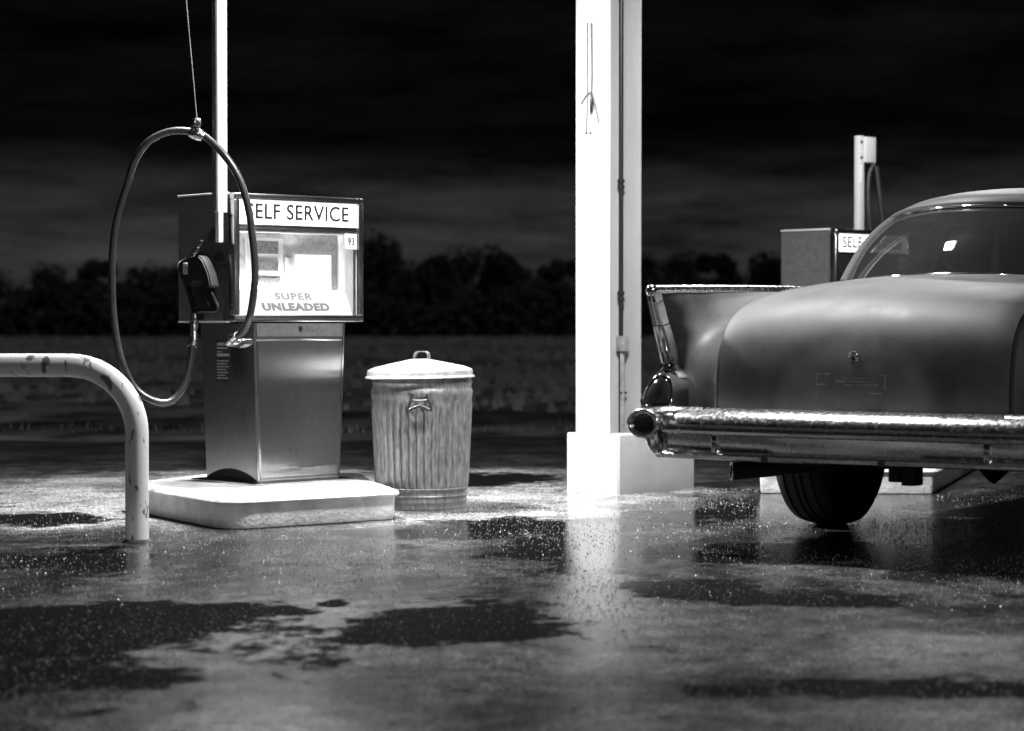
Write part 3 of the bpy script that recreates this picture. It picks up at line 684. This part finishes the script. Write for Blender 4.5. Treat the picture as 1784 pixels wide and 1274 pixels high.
def strap(name, pts, w, th, m, parent, axis):
    bm = bmesh.new(); P = catmull(pts, 5); A = Vector(axis)*w/2; rows = []
    for i, p in enumerate(P):
        t = (P[min(i+1,len(P)-1)]-P[max(i-1,0)]).normalized(); n = t.cross(Vector(axis)).normalized()*th/2
        rows.append([p-A-n, p+A-n, p+A+n, p-A+n])
    V_ = [[bm.verts.new(q) for q in r] for r in rows]
    for a, b in zip(V_, V_[1:]):
        for k in range(4): bm.faces.new((a[k], a[(k+1)%4], b[(k+1)%4], b[k]))
    bm.faces.new(V_[0]); bm.faces.new(V_[-1]); return obj(name, bm, m, parent, smooth=True)
ca_, sa_ = math.cos(R(25)), math.sin(R(25))
def hl(u, z): return Vector((sa_*u, ca_*u, z))
strap('lid_handle', [hl(-.036,.694), hl(-.037,.712), hl(-.031,.728), hl(-.018,.733), hl(.018,.733), hl(.031,.728), hl(.037,.712), hl(.036,.694)], .026, .004, M['galv'], lid, (ca_, -sa_, 0))
# body side handle, facing the camera (local +x after the turn)
bm = bmesh.new(); add_box(bm, .236,.244,-.045,.045,.525,.552,.004); hb = obj('handle_plate', bm, M['galv'], body, smooth=True)
tube('handle_bail', catmull([(.247,-.034,.54),(.262,-.046,.50),(.268,-.052,.475),(.270,-.045,.470),(.270,0,.487),(.270,.045,.470),(.268,.052,.475),(.262,.046,.50),(.247,.034,.54)],4), .0068, M['black'], body, 8)  # shade on the bail is put into its black colour
tube('handle_bail', catmull([(.250,-.040,.515),(.262,0,.512),(.250,.040,.515)],4), .004, M['galv'], body, 8)

# ------------------------------------------------------------------ canopy column
CA = R(43); u_, v_ = rot_u(CA); CB = Vector((.545, 11.33, 0))
colo = empty('canopy_column', tuple(CB), CA, 'tall white steel column with black conduit on a pale block footing behind the tail fin', 'column')
bl = box('footing', (0,.56,0,.38,-.02,.30), M['base_conc'], colo, .006)
box('cover_plate', (-.004,-.0005,.012,.375,.0,.296), M['column'], bl, 0)
f0, f1, w0, w1, ZC = .03, .263, .10, .347, 4.0
bm = bmesh.new()
add_box(bm, f0, f0+.012, w0, w1, .30, ZC, .002); add_box(bm, f1-.012, f1, w0, w1, .30, ZC, .002)
add_box(bm, f0+.0125, f1-.0125, (w0+w1)/2-.005, (w0+w1)/2+.005, .30, ZC)
obj('steel_section', bm, M['column'], colo, smooth=True)
wy = (w0+w1)/2-.03
cd = tube('conduit', [(f1-.055, wy, z) for z in (.30,.8,1.5,2.5,ZC)], .0125, M['black'], colo, 12)
for z in (.98, 1.56, 2.6):
    bm = bmesh.new(); add_lathe(bm, [(.012,0),(.019,.004),(.019,.018),(.014,.024),(.014,.03),(.019,.036),(.019,.05),(.012,.054)], 14, Matrix.Translation((f1-.055, wy, z))); obj('coupling', bm, M['black'], cd, smooth=True)
jb = box('junction_box', (f1-.08, f1-.035, wy-.04, wy+.012, .72, .80), M['grey_paint'], colo, .005)
tube('lower_conduit', [(f1-.058, wy-.012, z) for z in (.30,.5,.72)], .012, M['grey_paint'], colo, 12)
bm = bmesh.new(); add_box(bm, f1-.07, f1-.03, wy-.022, wy-.004, .50,.51,.002); obj('strap', bm, M['black'], cd)
# cord tied high on the column face
cord = empty('cord', tuple(CB), CA, 'dark cord knotted and dangling on the bright face of the column near its top', 'cord')
def cf(px, py, o=.006):
    d = ray(px, py); n = -u_; p0 = CB + u_*f0 + n*o; c = Vector((0,0,HC)); w = c + d*((p0-c).dot(n)/d.dot(n)) - CB
    return Vector((w.dot(u_), w.dot(v_), w.z))
bm = bmesh.new()
add_tube(bm, [cf(1023,40), cf(1023,130), cf(1023,180), cf(1021,230)], .0028, 6); add_tube(bm, [cf(1030,40), cf(1031,130), cf(1030,160)], .0045, 6); add_tube(bm, [cf(1029,165), cf(1029,200), cf(1028,230)], .002, 6)
add_tube(bm, catmull([cf(1012,182), cf(1020,168), cf(1029,161), cf(1034,172), cf(1043,215)],4), .0035, 6)
obj('strands', bm, M['rope'], cord, smooth=True)
tube('knot', [cf(1028,160,.012), cf(1031,175,.012), cf(1030,190,.012), cf(1029,198,.01)], [.006,.009,.008,.004], M['black'], cord, 8)
box('eyelet', (-.002,.002,-.006,.006,-.004,.004), M['black'], cord, 0, Matrix.Translation(cf(1021,232))); box('eyelet', (-.002,.002,-.006,.006,-.004,.004), M['black'], cord, 0, Matrix.Translation(cf(1028,232)))

# ------------------------------------------------------------------ canopy and its lamps (out of view, one added as front fill)
cpy = empty('canopy', (.545, 11.33, 4.0), CA, 'flat steel canopy roof carried by the white column above the pumps', 'canopy')
box('roof_deck', (-8.5, 4.5, -6.0, 3.2, .0, .30), mat('canopy_soffit', .16, .6, var=.1), cpy, .02)
bx = box('fascia', (-8.56, 4.56, -6.06, -6.005, -.06, .40), M['white'], cpy, .01)
def lamp(x, y, z, P, label, size=.32):
    t = empty('canopy_lamp', (x, y, z), CA, label, 'ceiling lamp', 'square lamps under the canopy')
    bm = bmesh.new(); add_box(bm, -.22,.22,-.22,-.19,-.10,0,.004); add_box(bm, -.22,.22,.19,.22,-.10,0,.004); add_box(bm, -.22,-.19,-.19,.19,-.10,0,.004); add_box(bm, .19,.22,-.19,.19,-.10,0,.004); obj('housing', bm, M['white'], t)
    bm = bmesh.new(); add_box(bm, -.17,.17,-.17,.17,-.19,-.02,.03); obj('lens', bm, M['lamp_lens'], t, smooth=True)
    tube('stem', [(0,0,0),(0,0,3.995-z)], .018, M['white'], t, 10)
    l = bpy.data.lights.new('canopy_lamp_light', 'AREA'); l.shape = 'SQUARE'; l.size = size; l.energy = P
    o = bpy.data.objects.new('canopy_lamp_light', l); COL.objects.link(o); o.parent = t; o.location = (0,0,-.195)
lamp(-1.25, 10.45, 3.0, 420, 'square lamp hanging under the canopy above the near fuel pump')
lamp(.5, 9.0, 3.4, 310, 'square lamp hanging under the canopy between the can and the tail of the old car')
lamp(.7, 2.6, 3.6, 80, 'unseen square lamp added as front fill under the canopy nearest the camera')  # unseen lamp added to fill the fronts of things
lamp(2.6, 12.6, 3.45, 90, 'square lamp hanging under the canopy between the column and the far pump')

# ------------------------------------------------------------------ old car
CO = Vector((1.251, 8.16, 0)); CR = R(-34)
car = empty('vintage_car', tuple(CO), CR, 'dark finned vintage car with dull paint and heavy chrome bumper, seen from its rear left', 'car')
COLS = [  # lateral x, ten (y,z) from under the bumper up and forward
 (0,   [(-.01,.46),(-.015,.60),(.0,.742),(.03,.84),(.09,.915),(.20,.975),(.38,1.012),(.60,1.036),(.75,1.048),(.84,1.056)]),
 (.3,  [(.00,.46),(-.005,.60),(.01,.742),(.04,.838),(.10,.910),(.21,.968),(.39,1.004),(.61,1.027),(.78,1.041),(.90,1.050)]),
 (.5,  [(.02,.46),(.015,.60),(.03,.740),(.06,.832),(.12,.900),(.23,.953),(.41,.987),(.63,1.010),(.85,1.028),(1.06,1.040)]),
 (.58, [(.035,.46),(.03,.60),(.045,.735),(.08,.822),(.145,.885),(.26,.933),(.43,.966),(.65,.992),(.9,1.012),(1.16,1.030)]),
 (.605,[(.05,.46),(.045,.60),(.06,.728),(.10,.805),(.17,.865),(.28,.912),(.44,.945),(.65,.972),(.9,.996),(1.2,1.015)]),
 (.64, [(.09,.46),(.09,.60),(.10,.71),(.15,.785),(.22,.84),(.33,.88),(.48,.915),(.66,.945),(.9,.972),(1.2,.995)]),
 (.74, [(.12,.46),(.13,.60),(.15,.70),(.20,.775),(.27,.828),(.37,.868),(.5,.905),(.67,.935),(.9,.962),(1.2,.985)]),
 (.82, [(.13,.46),(.15,.60),(.18,.70),(.19,.79),(.20,.865),(.28,.915),(.46,.948),(.66,.968),(.9,.982),(1.2,.994)]),
 (.852,[(.13,.46),(.16,.60),(.195,.70),(.16,.79),(.11,.88),(.03,.988),(.4,.997),(.66,1.0),(.9,1.002),(1.2,1.002)]),
 (.882,[(.13,.46),(.16,.60),(.195,.70),(.16,.79),(.11,.88),(.03,.988),(.4,.997),(.66,1.0),(.9,1.002),(1.2,1.002)]),
]
def lerp_cols():
    # refine along s by catmull, then along x by catmull
    fine = [(x, catmull([(x, p[0], p[1]) for p in c], 5)) for x, c in COLS]
    return fine
fine = lerp_cols(); nS = len(fine[0][1])
def body_rows(i0, i1, sub=3, sgn=1, off=0., lo=0, hi=None):
    hi = hi if hi is not None else nS
    rows = []
    for s in range(lo, hi):
        pts = [f[1][s] for f in fine]
        # mirror point for a smooth centre line
        r = []
        for i in range(i0, i1):
            a = pts[i-1] if i > 0 else Vector((-pts[1].x, pts[1].y, pts[1].z)); b = pts[i]; c = pts[i+1]; d = pts[min(i+2, len(pts)-1)]
            for k in range(sub):
                t = k/sub; r.append(.5*((2*b)+(-a+c)*t+(2*a-5*b+4*c-d)*t*t+(-a+3*b-3*c+d)*t**3))
        r.append(pts[i1].copy())
        for p in r: p.x *= sgn
        rows.append(r)
    return rows
# trunk lid, both halves as one mesh
L_ = body_rows(0, 3, 5, -1); Rr = body_rows(0, 3, 5, 1)
rows = [l[::-1] + r[1:] for l, r in zip(L_, Rr)]
bm = bmesh.new(); g = add_grid(bm, rows)
# rolled-in edge round the lid
for side in (0, -1):
    prev = [g[i][side] for i in range(len(g))]
    new = [bm.verts.new(v.co + Vector(((.006 if side == 0 else -.006), .012, -.02))) for v in prev]
    for i in range(len(prev)-1): bm.faces.new((prev[i], prev[i+1], new[i+1], new[i]))
for v in bm.verts: v.co += Vector((0, -.006, .006))
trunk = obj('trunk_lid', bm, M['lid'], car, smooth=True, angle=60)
for sd_ in (-1, 1):
    ln_ = [Vector((sd_*.607, p.y+.004, p.z-.001)) for p in fine[4][1]]
    tube('lid_gap', [fine[3][1][k].lerp(fine[4][1][k], .35) * 1 for k in range(nS)] if sd_ > 0 else [Vector((-q.x, q.y, q.z)) for q in [fine[3][1][k].lerp(fine[4][1][k], .35) for k in range(nS)]], .0045, M['under'], trunk, 6)
# keyhole
lk = Matrix.Translation((0,-.009,.744)) @ Matrix.Rotation(R(90+14), 4, 'X')
bm = bmesh.new(); add_lathe(bm, [(.006,.004),(.006,.008),(.011,.010),(.012,.006),(.015,.006),(.019,.009),(.0215,.006),(.022,-.004)], 28, lk); kh = obj('keyhole', bm, M['chrome'], trunk, smooth=True)
bm = bmesh.new(); add_lathe(bm, [(0,.003),(.007,.003)], 16, lk); obj('key_slot', bm, M['black'], kh)
# residue of the removed emblem
def ghost(x0, x1, z0, z1):
    bm = bmesh.new(); n = 6; rr_ = []
    def yat(x, z):
        best = None; ax = abs(x)
        i = max(j for j in range(len(COLS)-1) if COLS[j][0] <= ax); t = (ax-COLS[i][0])/(COLS[i+1][0]-COLS[i][0])
        def yc(j):
            P = fine[j][1]
            for a, b in zip(P, P[1:]):
                if a.z <= z <= b.z: return a.y + (b.y-a.y)*(z-a.z)/(b.z-a.z)
            return P[0].y
        return yc(i)*(1-t)+yc(i+1)*t
    for a in range(2):
        z = (z0, z1)[a]; rr_.append([(x0+(x1-x0)*k/n, yat(x0+(x1-x0)*k/n, z)-.0100, z) for k in range(n+1)])
    add_grid(bm, rr_); return obj('emblem_residue', bm, M['ghost'], trunk)
for q in ((-.15,-.144,.60,.685),(-.15,-.09,.679,.685),(-.145,-.105,.64,.646),(-.07,.07,.652,.658),(-.05,.06,.664,.669),(-.03,.10,.640,.645),(.10,.13,.676,.681),(.124,.13,.625,.68),(.07,.12,.61,.615)): ghost(*q)
# body shell
bm = bmesh.new()
for sgn in (-1, 1):
    add_grid(bm, body_rows(3, 9, 3, sgn))
    # outer side
    def zbot(y):
        z = .38 if y < .9 else .30
        for yc in (1.34, 4.26):
            d = abs(y-yc)
            if d < .40: z = max(z, .34 + math.sqrt(.40**2-d*d)*.86)
        return z
    ys = [.14,.2,.35,.5,.7,.9] + [.94+.08*k for k in range(11)] + [1.85+.25*k for k in range(8)] + [3.86+.08*k for k in range(11)] + [4.75, 4.85]
    rows = []
    for y in ys:
        ztop = .997 + (.005 if y < 1.2 else 0) - (max(0, y-1.2)*.02)
        zb_ = zbot(y); r = []
        yl = y
        for k in range(9):
            z = ztop + (zb_-ztop)*k/8
            x = .884 + .035*math.sin(min(1, (ztop-z)/.5)*math.pi*.5) - max(0, .45-z)*.25
            if y < .3: x -= (.3-y)*.12*min(1, k/3)
            if y > 4.5: x -= (y-4.5)**2*.5
            yy = y
            if y < .2:
                zz = max(.46, min(z, .988)); 
                yy = {True: .03+.08*(.988-zz)/.108, False: .11+.085*(.88-zz)/.18}[zz > .88] if zz > .70 else .195-.06*(.70-zz)/.24
            r.append((sgn*x, yy, z))
        rows.append(r)
    add_grid(bm, rows)
    # deck strips and front wing tops beyond the glass
    rows = []
    for y in (1.2, 1.6, 2.2, 2.8, 3.1, 3.4, 3.9, 4.4, 4.75, 4.85):
        zt = 1.002-(y-1.2)*.02; inn = .62 if y < 3.0 else .55
        rows.append([(sgn*(.884 if y < 4.5 else .884-(y-4.5)**2*.5), y, zt-.005), (sgn*.85, y, zt), (sgn*.74, y, zt-.02), (sgn*inn, y, zt-.01)])
    add_grid(bm, rows)
rows = []
for y in (3.05, 3.3, 3.8, 4.3, 4.7, 4.86): rows.append([(x, y, .97-(y-3.05)*.03+.05*(1-(x/.56)**2)*(1 if y < 4.8 else .3)) for x in [-.56+.14*k for k in range(9)]])
add_grid(bm, rows)
shell = obj('body', bm, M['car'], car, smooth=True, angle=40)
sm = shell.modifiers.new('solid', 'SOLIDIFY'); sm.thickness = .004; sm.offset = -1
# lower valance behind the bumper, underbody
bm = bmesh.new(); add_box(bm, -.72,.72,.16,4.8,.37,.46,.02); obj('underbody', bm, M['under'], car)
for d_ in ((-.80,.80,.15,.19,.38,.50),(-.7,.7,4.80,4.88,.35,.92)): box('end_panel', d_, M['under'], car, .004)
for yy, nm in ((1.35, 'bench_seat'), (2.35, 'bench_seat')):
    bm = bmesh.new(); add_box(bm, -.62,.62,yy,yy+.18,.5,1.06,.05); add_box(bm, -.62,.62,yy+.18,yy+.62,.5,.72,.05); obj(nm, bm, M['seat'], car, smooth=True)
box('parcel_shelf', (-.6,.6,.88,1.36,.93,.95), M['seat'], car, 0)
# fin chrome
for sgn in (-1, 1):
    bm = bmesh.new()
    rail = [(.02,1.000),(.06,1.003),(.4,1.008),(.8,1.012),(1.2,1.014),(2.0,1.0)]
    sec = [(-.020,-.014),(-.020,.004),(-.013,.012),(.0,.014),(.012,.011),(.020,.001),(.023,-.010),(.021,-.020),(.008,-.024)]
    V_ = [[bm.verts.new((sgn*.867+a*.95, y, z+b)) for a, b in sec] for y, z in rail]
    for a, b in zip(V_, V_[1:]):
        for k in range(len(sec)): bm.faces.new((a[k], a[(k+1)%len(sec)], b[(k+1)%len(sec)], b[k]))
    bm.faces.new(V_[0]); bm.faces.new(V_[-1])
    fr = obj('fin_rail', bm, M['chrome_old'], car, smooth=True, angle=40)
    # trailing strip in two lengths with long ribs
    def strip(za, zb_, ya, yb_, wa, wb):
        bm = bmesh.new(); pr = [(-1,.03),(-.97,.0),(-.8,-.012),(-.55,-.013),(-.5,-.004),(-.1,-.004),(-.05,-.013),(.1,-.013),(.15,-.004),(.6,-.004),(.65,-.013),(.85,-.012),(.98,.0),(1,.03)]
        V_ = []
        for k in range(6):
            t = k/5; z = za+(zb_-za)*t; y = ya+(yb_-ya)*t; w = wa+(wb-wa)*t
            V_.append([bm.verts.new((sgn*(.867-.0*t)+a*w, y+b, z+b*.2)) for a, b in pr])
        for a, b in zip(V_, V_[1:]):
            for j in range(len(pr)-1): bm.faces.new((a[j], a[j+1], b[j+1], b[j]))
        return obj('fin_edge_trim', bm, M['chrome'], car, smooth=True, angle=30)
    strip(.992, .862, .012, .070, .022, .028); strip(.858, .712, .073, .150, .0285, .036)
    bm = bmesh.new(); bmesh.ops.create_uvsphere(bm, u_segments=20, v_segments=12, radius=1)
    for v in bm.verts: v.co = Vector((sgn*.867+v.co.x*.027, .018+v.co.y*.026, .993+v.co.z*.026))
    obj('fin_tip', bm, M['chrome'], fr, smooth=True)
    # tail lamp: socket, arched housing, bezel, lens
    cxl = sgn*.842
    def arch(w, h, n=18, p=1.0):
        out = [(-w, 0)]
        for k in range(n+1):
            a = math.pi*(1-k/n); out.append((math.cos(a)*w, h*.35 + h*.65*math.sin(a)**p))
        out.append((w, 0)); return out
    def arch_ring(w, h, y, lean, z0=.548): return [Vector((cxl+a, y+lean*(b/h), z0+b)) for a, b in arch(w, h)]
    A = [arch_ring(.060,.118,.005,.055), arch_ring(.066,.128,.03,.055), arch_ring(.068,.132,.12,.05), arch_ring(.064,.124,.26,.03)]
    bm = bmesh.new(); V_ = [[bm.verts.new(p) for p in r] for r in A]
    for a, b in zip(V_, V_[1:]):
        for j in range(len(a)-1): bm.faces.new((a[j], a[j+1], b[j+1], b[j]))
    hs = obj('tail_lamp_housing', bm, M['car'], car, smooth=True, angle=60)
    bz = arch_ring(.060,.118,.0,.055); tube('bezel', catmull(bz, 2, closed=True), .0055, M['chrome'], hs, 8, closed=True)
    bm = bmesh.new(); rg = arch_ring(.058,.115,.006,.055); c0 = sum(rg, Vector())/len(rg)+Vector((0,-.022,0)); rm = [p.lerp(c0, .45)+Vector((0,-.012,0)) for p in rg]
    V1 = [bm.verts.new(p) for p in rg]; V2 = [bm.verts.new(p) for p in rm]; cv = bm.verts.new(c0)
    for i in range(len(rg)):
        j = (i+1) % len(rg); bm.faces.new((V1[i], V1[j], V2[j], V2[i])); bm.faces.new((V2[i], V2[j], cv))
    obj('tail_lamp_lens', bm, M['lens'], hs, smooth=True, angle=80)
    # chrome neck between strip and lamp
    bm = bmesh.new(); V_ = []
    for z, y, w, dy in ((.714,.148,.034,.03),(.700,.135,.033,.04),(.685,.105,.040,.07),(.668,.070,.052,.09),(.655,.065,.058,.10)):
        cxx = sgn*(.867 - .02*(.714-z)/.059)
        V_.append([bm.verts.new((cxx+math.cos(a)*w, y+dy-math.sin(a)*dy*1.15, z)) for a in [math.pi*k/12 for k in range(13)]])
    for a, b in zip(V_, V_[1:]):
        for j in range(12): bm.faces.new((a[j], a[j+1], b[j+1], b[j]))
    obj('fin_neck', bm, M['chrome'], hs, smooth=True, angle=60)
    # inner gusset from fin to rear panel
    bm = bmesh.new(); add_grid(bm, [[(sgn*.79, .10, .70), (sgn*.76,.13,.62), (sgn*.745,.12,.52)], [(sgn*.83,.18,.72),(sgn*.83,.18,.62),(sgn*.83,.18,.52)]])
    bm.free()
# bumper
BP = [(.07,.544),(.035,.548),(.005,.545),(-.022,.535),(-.044,.520),(-.058,.502),(-.060,.487),(-.04,.476),(-.022,.472),(-.030,.468),(-.038,.462),(-.036,.452),(-.02,.446),(-.012,.430),(-.006,.410),(-.004,.392),(-.012,.380),(-.030,.377),(-.036,.370),(-.034,.360),(-.018,.354),(.03,.352)]
def bumper_y(x): return -.085 + .05*(abs(x)/.8)**2.2
bm = bmesh.new(); V_ = []
xs = [-.80+.04*k for k in range(41)]
for x in xs:
    V_.append([bm.verts.new((x, bumper_y(x)+a, b)) for a, b in BP])
for a, b in zip(V_, V_[1:]):
    for j in range(len(BP)-1): bm.faces.new((a[j], a[j+1], b[j+1], b[j]))
bump = obj('rear_bumper', bm, M['bumper'], car, smooth=True, angle=40)
sm = bump.modifiers.new('solid', 'SOLIDIFY'); sm.thickness = .003; sm.offset = -1
for sgn in (-1, 1):
    # pod: bar end flowing into an oval outlet, pointing back and outwards
    pp = catmull([(sgn*.60,-.045,.513),(sgn*.70,-.045,.512),(sgn*.75,-.060,.511),(sgn*.79,-.100,.501),(sgn*.806,-.150,.488)], 6)
    n = len(pp); bm = bmesh.new(); rings = []
    for i, p in enumerate(pp):
        t = (pp[min(i+1,n-1)]-pp[max(i-1,0)]).normalized(); u = i/(n-1); s = t.cross(Vector((0,0,1))).normalized(); up = s.cross(t)
        rw = .036+.033*u**1.5; rh = .037+.013*u**1.5
        if i == n-1: t = Vector((sgn*.10,-1,0)).normalized(); s = t.cross(Vector((0,0,1))).normalized(); up = Vector((0,0,1)); rw = .069
        elif i == n-2: t = Vector((sgn*.3,-.95,0)).normalized(); s = t.cross(Vector((0,0,1))).normalized(); up = Vector((0,0,1)); rw=.067
        rings.append([bm.verts.new(p + s*math.cos(a)*rw + up*math.sin(a)*rh) for a in [2*math.pi*k/28 for k in range(28)]])
    for a, b in zip(rings, rings[1:]):
        for k in range(28): bm.faces.new((a[k], a[(k+1)%28], b[(k+1)%28], b[k]))
    lastc = pp[-1]; t = Vector((sgn*.10,-1,0)).normalized(); s = t.cross(Vector((0,0,1))).normalized()
    pod = obj('bumper_pod', bm, M['bumper'], bump, smooth=True, angle=60)
    def ov(f, dz): return [lastc + t*dz + s*math.cos(2*math.pi*k/28)*.069*f + Vector((0,0,math.sin(2*math.pi*k/28)*.050*f)) for k in range(28)]
    tube('pod_rim', ov(.96,.002), .0095, M['bumper'], pod, 8, closed=True)
    tube('pod_rim', ov(.78,-.002), .003, M['bumper'], pod, 8, closed=True)
    bm = bmesh.new(); a = [bm.verts.new(p) for p in ov(.95,-.004)]; b = [bm.verts.new(p) for p in ov(.7,-.012)]
    for k in range(28): bm.faces.new((a[k], a[(k+1)%28], b[(k+1)%28], b[k]))
    bm.faces.new(b); obj('pod_lens', bm, M['lens'], pod, smooth=True)
    # lower wrap of the bumper under the pod
    bm = bmesh.new(); V_ = []
    for k in range(13):
        a = R(90*k/12 - 10); rad = .105; row = []
        for j in range(9):
            b_ = R(10+80*j/8); row.append((sgn*(.79+rad*math.sin(max(0,a))*1.05*math.sin(R(90*(8-j)/8*.35+58))), -.065+.22*(1-math.cos(a))*.7, .47-.125*math.sin(R(90*j/8))))
        V_.append(row)
    add_grid(bm, V_)
    # closing sweep: quarter bowl
    bm2 = bmesh.new(); V_ = []
    for k in range(13):
        th = R(-90+ (120*k/12)); row = []
        for j in range(13):
            ph_ = R(90*j/12); r_ = math.cos(ph_)**.62
            row.append((sgn*(.785+.112*math.cos(th)*r_), .03+.115*math.sin(th)*r_-.0, .475-.125*math.sin(ph_)))
        V_.append(row)
    add_grid(bm2, V_); bm.free()
    w_ = obj('bumper_wrap', bm2, M['chrome'], bump, smooth=True, angle=60)
    strap('wrap_rib', [(sgn*.815,-.075,.46),(sgn*.838,-.070,.44),(sgn*.836,-.055,.405),(sgn*.81,-.04,.365)], .01, .006, M['chrome_old'], w_, (0,1,0))
    bm = bmesh.new(); add_lathe(bm, [(0,.012),(.008,.009),(.012,0)], 14, Matrix.Translation((sgn*.54,bumper_y(.54)-.008,.420)) @ Matrix.Rotation(R(90),4,'X'))
    add_box(bm, sgn*.54-.012, sgn*.54+.012, bumper_y(.54)-.02, bumper_y(.54)+.01, .372,.455,.006); obj('bumper_joint', bm, M['chrome'], bump, smooth=True)
for x in (-.31, .16):
    bm = bmesh.new(); add_lathe(bm, [(0,.012),(.012,.008),(.014,0)], 12, Matrix.Translation((x,bumper_y(x)-.036,.366)) @ Matrix.Rotation(R(90),4,'X')); obj('bolt', bm, M['under'], bump)
# exhaust
bm = bmesh.new(); P = [(-.520,.03,.306),(-.44,.09,.315),(-.30,.20,.332),(-.1,.42,.34),(0,.8,.34),(0,1.6,.34)]
add_tube(bm, catmull(P,4), .034, 20, cap=False)
ex = obj('exhaust_pipe', bm, M['under'], car, smooth=True)
tube('tip_rim', [Vector((-.523,.028,.306))+Vector((.45,-.6,0)).normalized()*math.cos(a)*.036+Vector((.012,.0,1)).normalized()*math.sin(a)*.034 for a in [2*math.pi*k/20 for k in range(20)]], .003, M['chrome_old'], ex, 6, closed=True)
bm = bmesh.new(); add_box(bm, .085,.135,.10,.16,.285,.35,.006); add_box(bm, .145,.20,.08,.16,.275,.35,.006); obj('shackle_bracket', bm, M['under'], car)
# wheels
def wheel(x, y, outer):
    sg = 1 if outer > 0 else -1
    w = empty('wheel', (x, y, .345)); w.parent = car; w.rotation_euler = (0, R(90)*sg, 0)
    tp = [(.20,-.10),(.26,-.118),(.31,-.122),(.335,-.105),(.344,-.072),(.336,-.068),(.336,-.06),(.346,-.056),(.347,-.024),(.338,-.02),(.338,-.012),(.347,-.008),(.347,.008),(.338,.012),(.338,.02),(.347,.024),(.346,.056),(.336,.06),(.336,.068),(.344,.072),(.335,.105),(.31,.122),(.26,.118),(.20,.10)]
    bm = bmesh.new(); add_lathe(bm, tp, 56); obj('tyre', bm, M['tyre'], w, smooth=True, angle=50)
    bm = bmesh.new(); add_lathe(bm, [(.205,.07),(.19,.06),(.18,.03),(.10,.045),(.06,.06),(0,.065)], 40); obj('rim', bm, M['chrome_old'], w, smooth=True)
    bm = bmesh.new(); add_lathe(bm, [(.205,-.07),(.18,-.04),(0,-.03)], 32); obj('drum', bm, M['under'], w, smooth=True)
for x in (-.745, .745):
    wheel(x, 1.34, x); wheel(x, 4.26, x)
tube('axle', [(-.7,1.34,.34),(-.1,1.34,.34),(0,1.34,.34),(.1,1.34,.34),(.7,1.34,.34)], [.045,.05,.14,.05,.045], M['under'], car, 14)
# rear window, roof
def wbase(x): return Vector((x, .84+.93*x*x, 1.056-.06*x*x))
def wtop(x): return Vector((x, 1.08+1.5*x*x, 1.335-.10*x*x))
bm = bmesh.new(); rows = []
for k in range(11):
    t = k/10; r = []
    for i in range(25):
        u = -1+i/12; b = wbase(u*.605); a = wtop(u*.545); p = b.lerp(a, t)
        bow = math.sin(math.pi*t)*.03; p += Vector((u*.4*bow, -bow*.6*(1-u*u*.5), bow*.8)); r.append(p)
    rows.append(r)
add_grid(bm, rows); obj('rear_window', bm, M['car_glass'], car, smooth=True, angle=80)
tube('window_base_trim', [wbase(-.615+1.23*i/32)+Vector((0,-.01,.004)) for i in range(33)], .0085, M['chrome'], car, 8)
tube('window_top_trim', [wtop(-.56+1.12*i/32)+Vector((0,0,.006)) for i in range(33)], .0065, M['chrome'], car, 8)
for sg in (-1, 1):
    P = []
    for k in range(11):
        t = k/10; b = wbase(sg*.605); a = wtop(sg*.545); p = b.lerp(a, t); bow = math.sin(math.pi*t)*.03; P.append(p+Vector((sg*.4*bow,0,.8*bow)))
    tube('rear_pillar', P, .026, M['under'], car, 8)
bm = bmesh.new(); rows = []
for k in range(13):
    t = k/12; r = []
    for i in range(25):
        u = -1+i/12; e = wtop(u*.56)+Vector((0,0,.008)); f_ = Vector((u*.60, 2.95-.12*u*u, 1.36-.05*u*u))
        p = e.lerp(f_, t); s4 = 1-(2*t-1)**2
        p.z += (.062*(1-abs(u)**2.6) * (s4**.55)) + .02*s4
        p.x *= 1+.08*math.sin(math.pi*min(1,t*1.2)); r.append(p)
    rows.append(r)
add_grid(bm, rows); rf = obj('roof', bm, M['car_roof'], car, smooth=True, angle=80)
sm = rf.modifiers.new('solid', 'SOLIDIFY'); sm.thickness = .02; sm.offset = 1
# side windows and windscreen
for sg in (-1, 1):
    for y_a, y_b in ((1.66, 2.2), (2.23, 2.95)):
        bm = bmesh.new(); add_grid(bm, [[(sg*.70, y_a if y_a > 2 else 1.32, .995), (sg*.70, y_b, .98)], [(sg*.585, y_a, 1.31), (sg*.60, y_b-(.1 if y_b > 2.5 else 0), 1.33)]]); obj('side_window', bm, M['car_glass'], car)
bm = bmesh.new(); add_grid(bm, [[(x, 3.15-.25*x*x, .99) for x in (-.66,-.3,0,.3,.66)], [(x*.9, 2.93-.15*x*x, 1.35-.06*x*x) for x in (-.66,-.3,0,.3,.66)]]); obj('windscreen', bm, M['car_glass'], car, smooth=True)
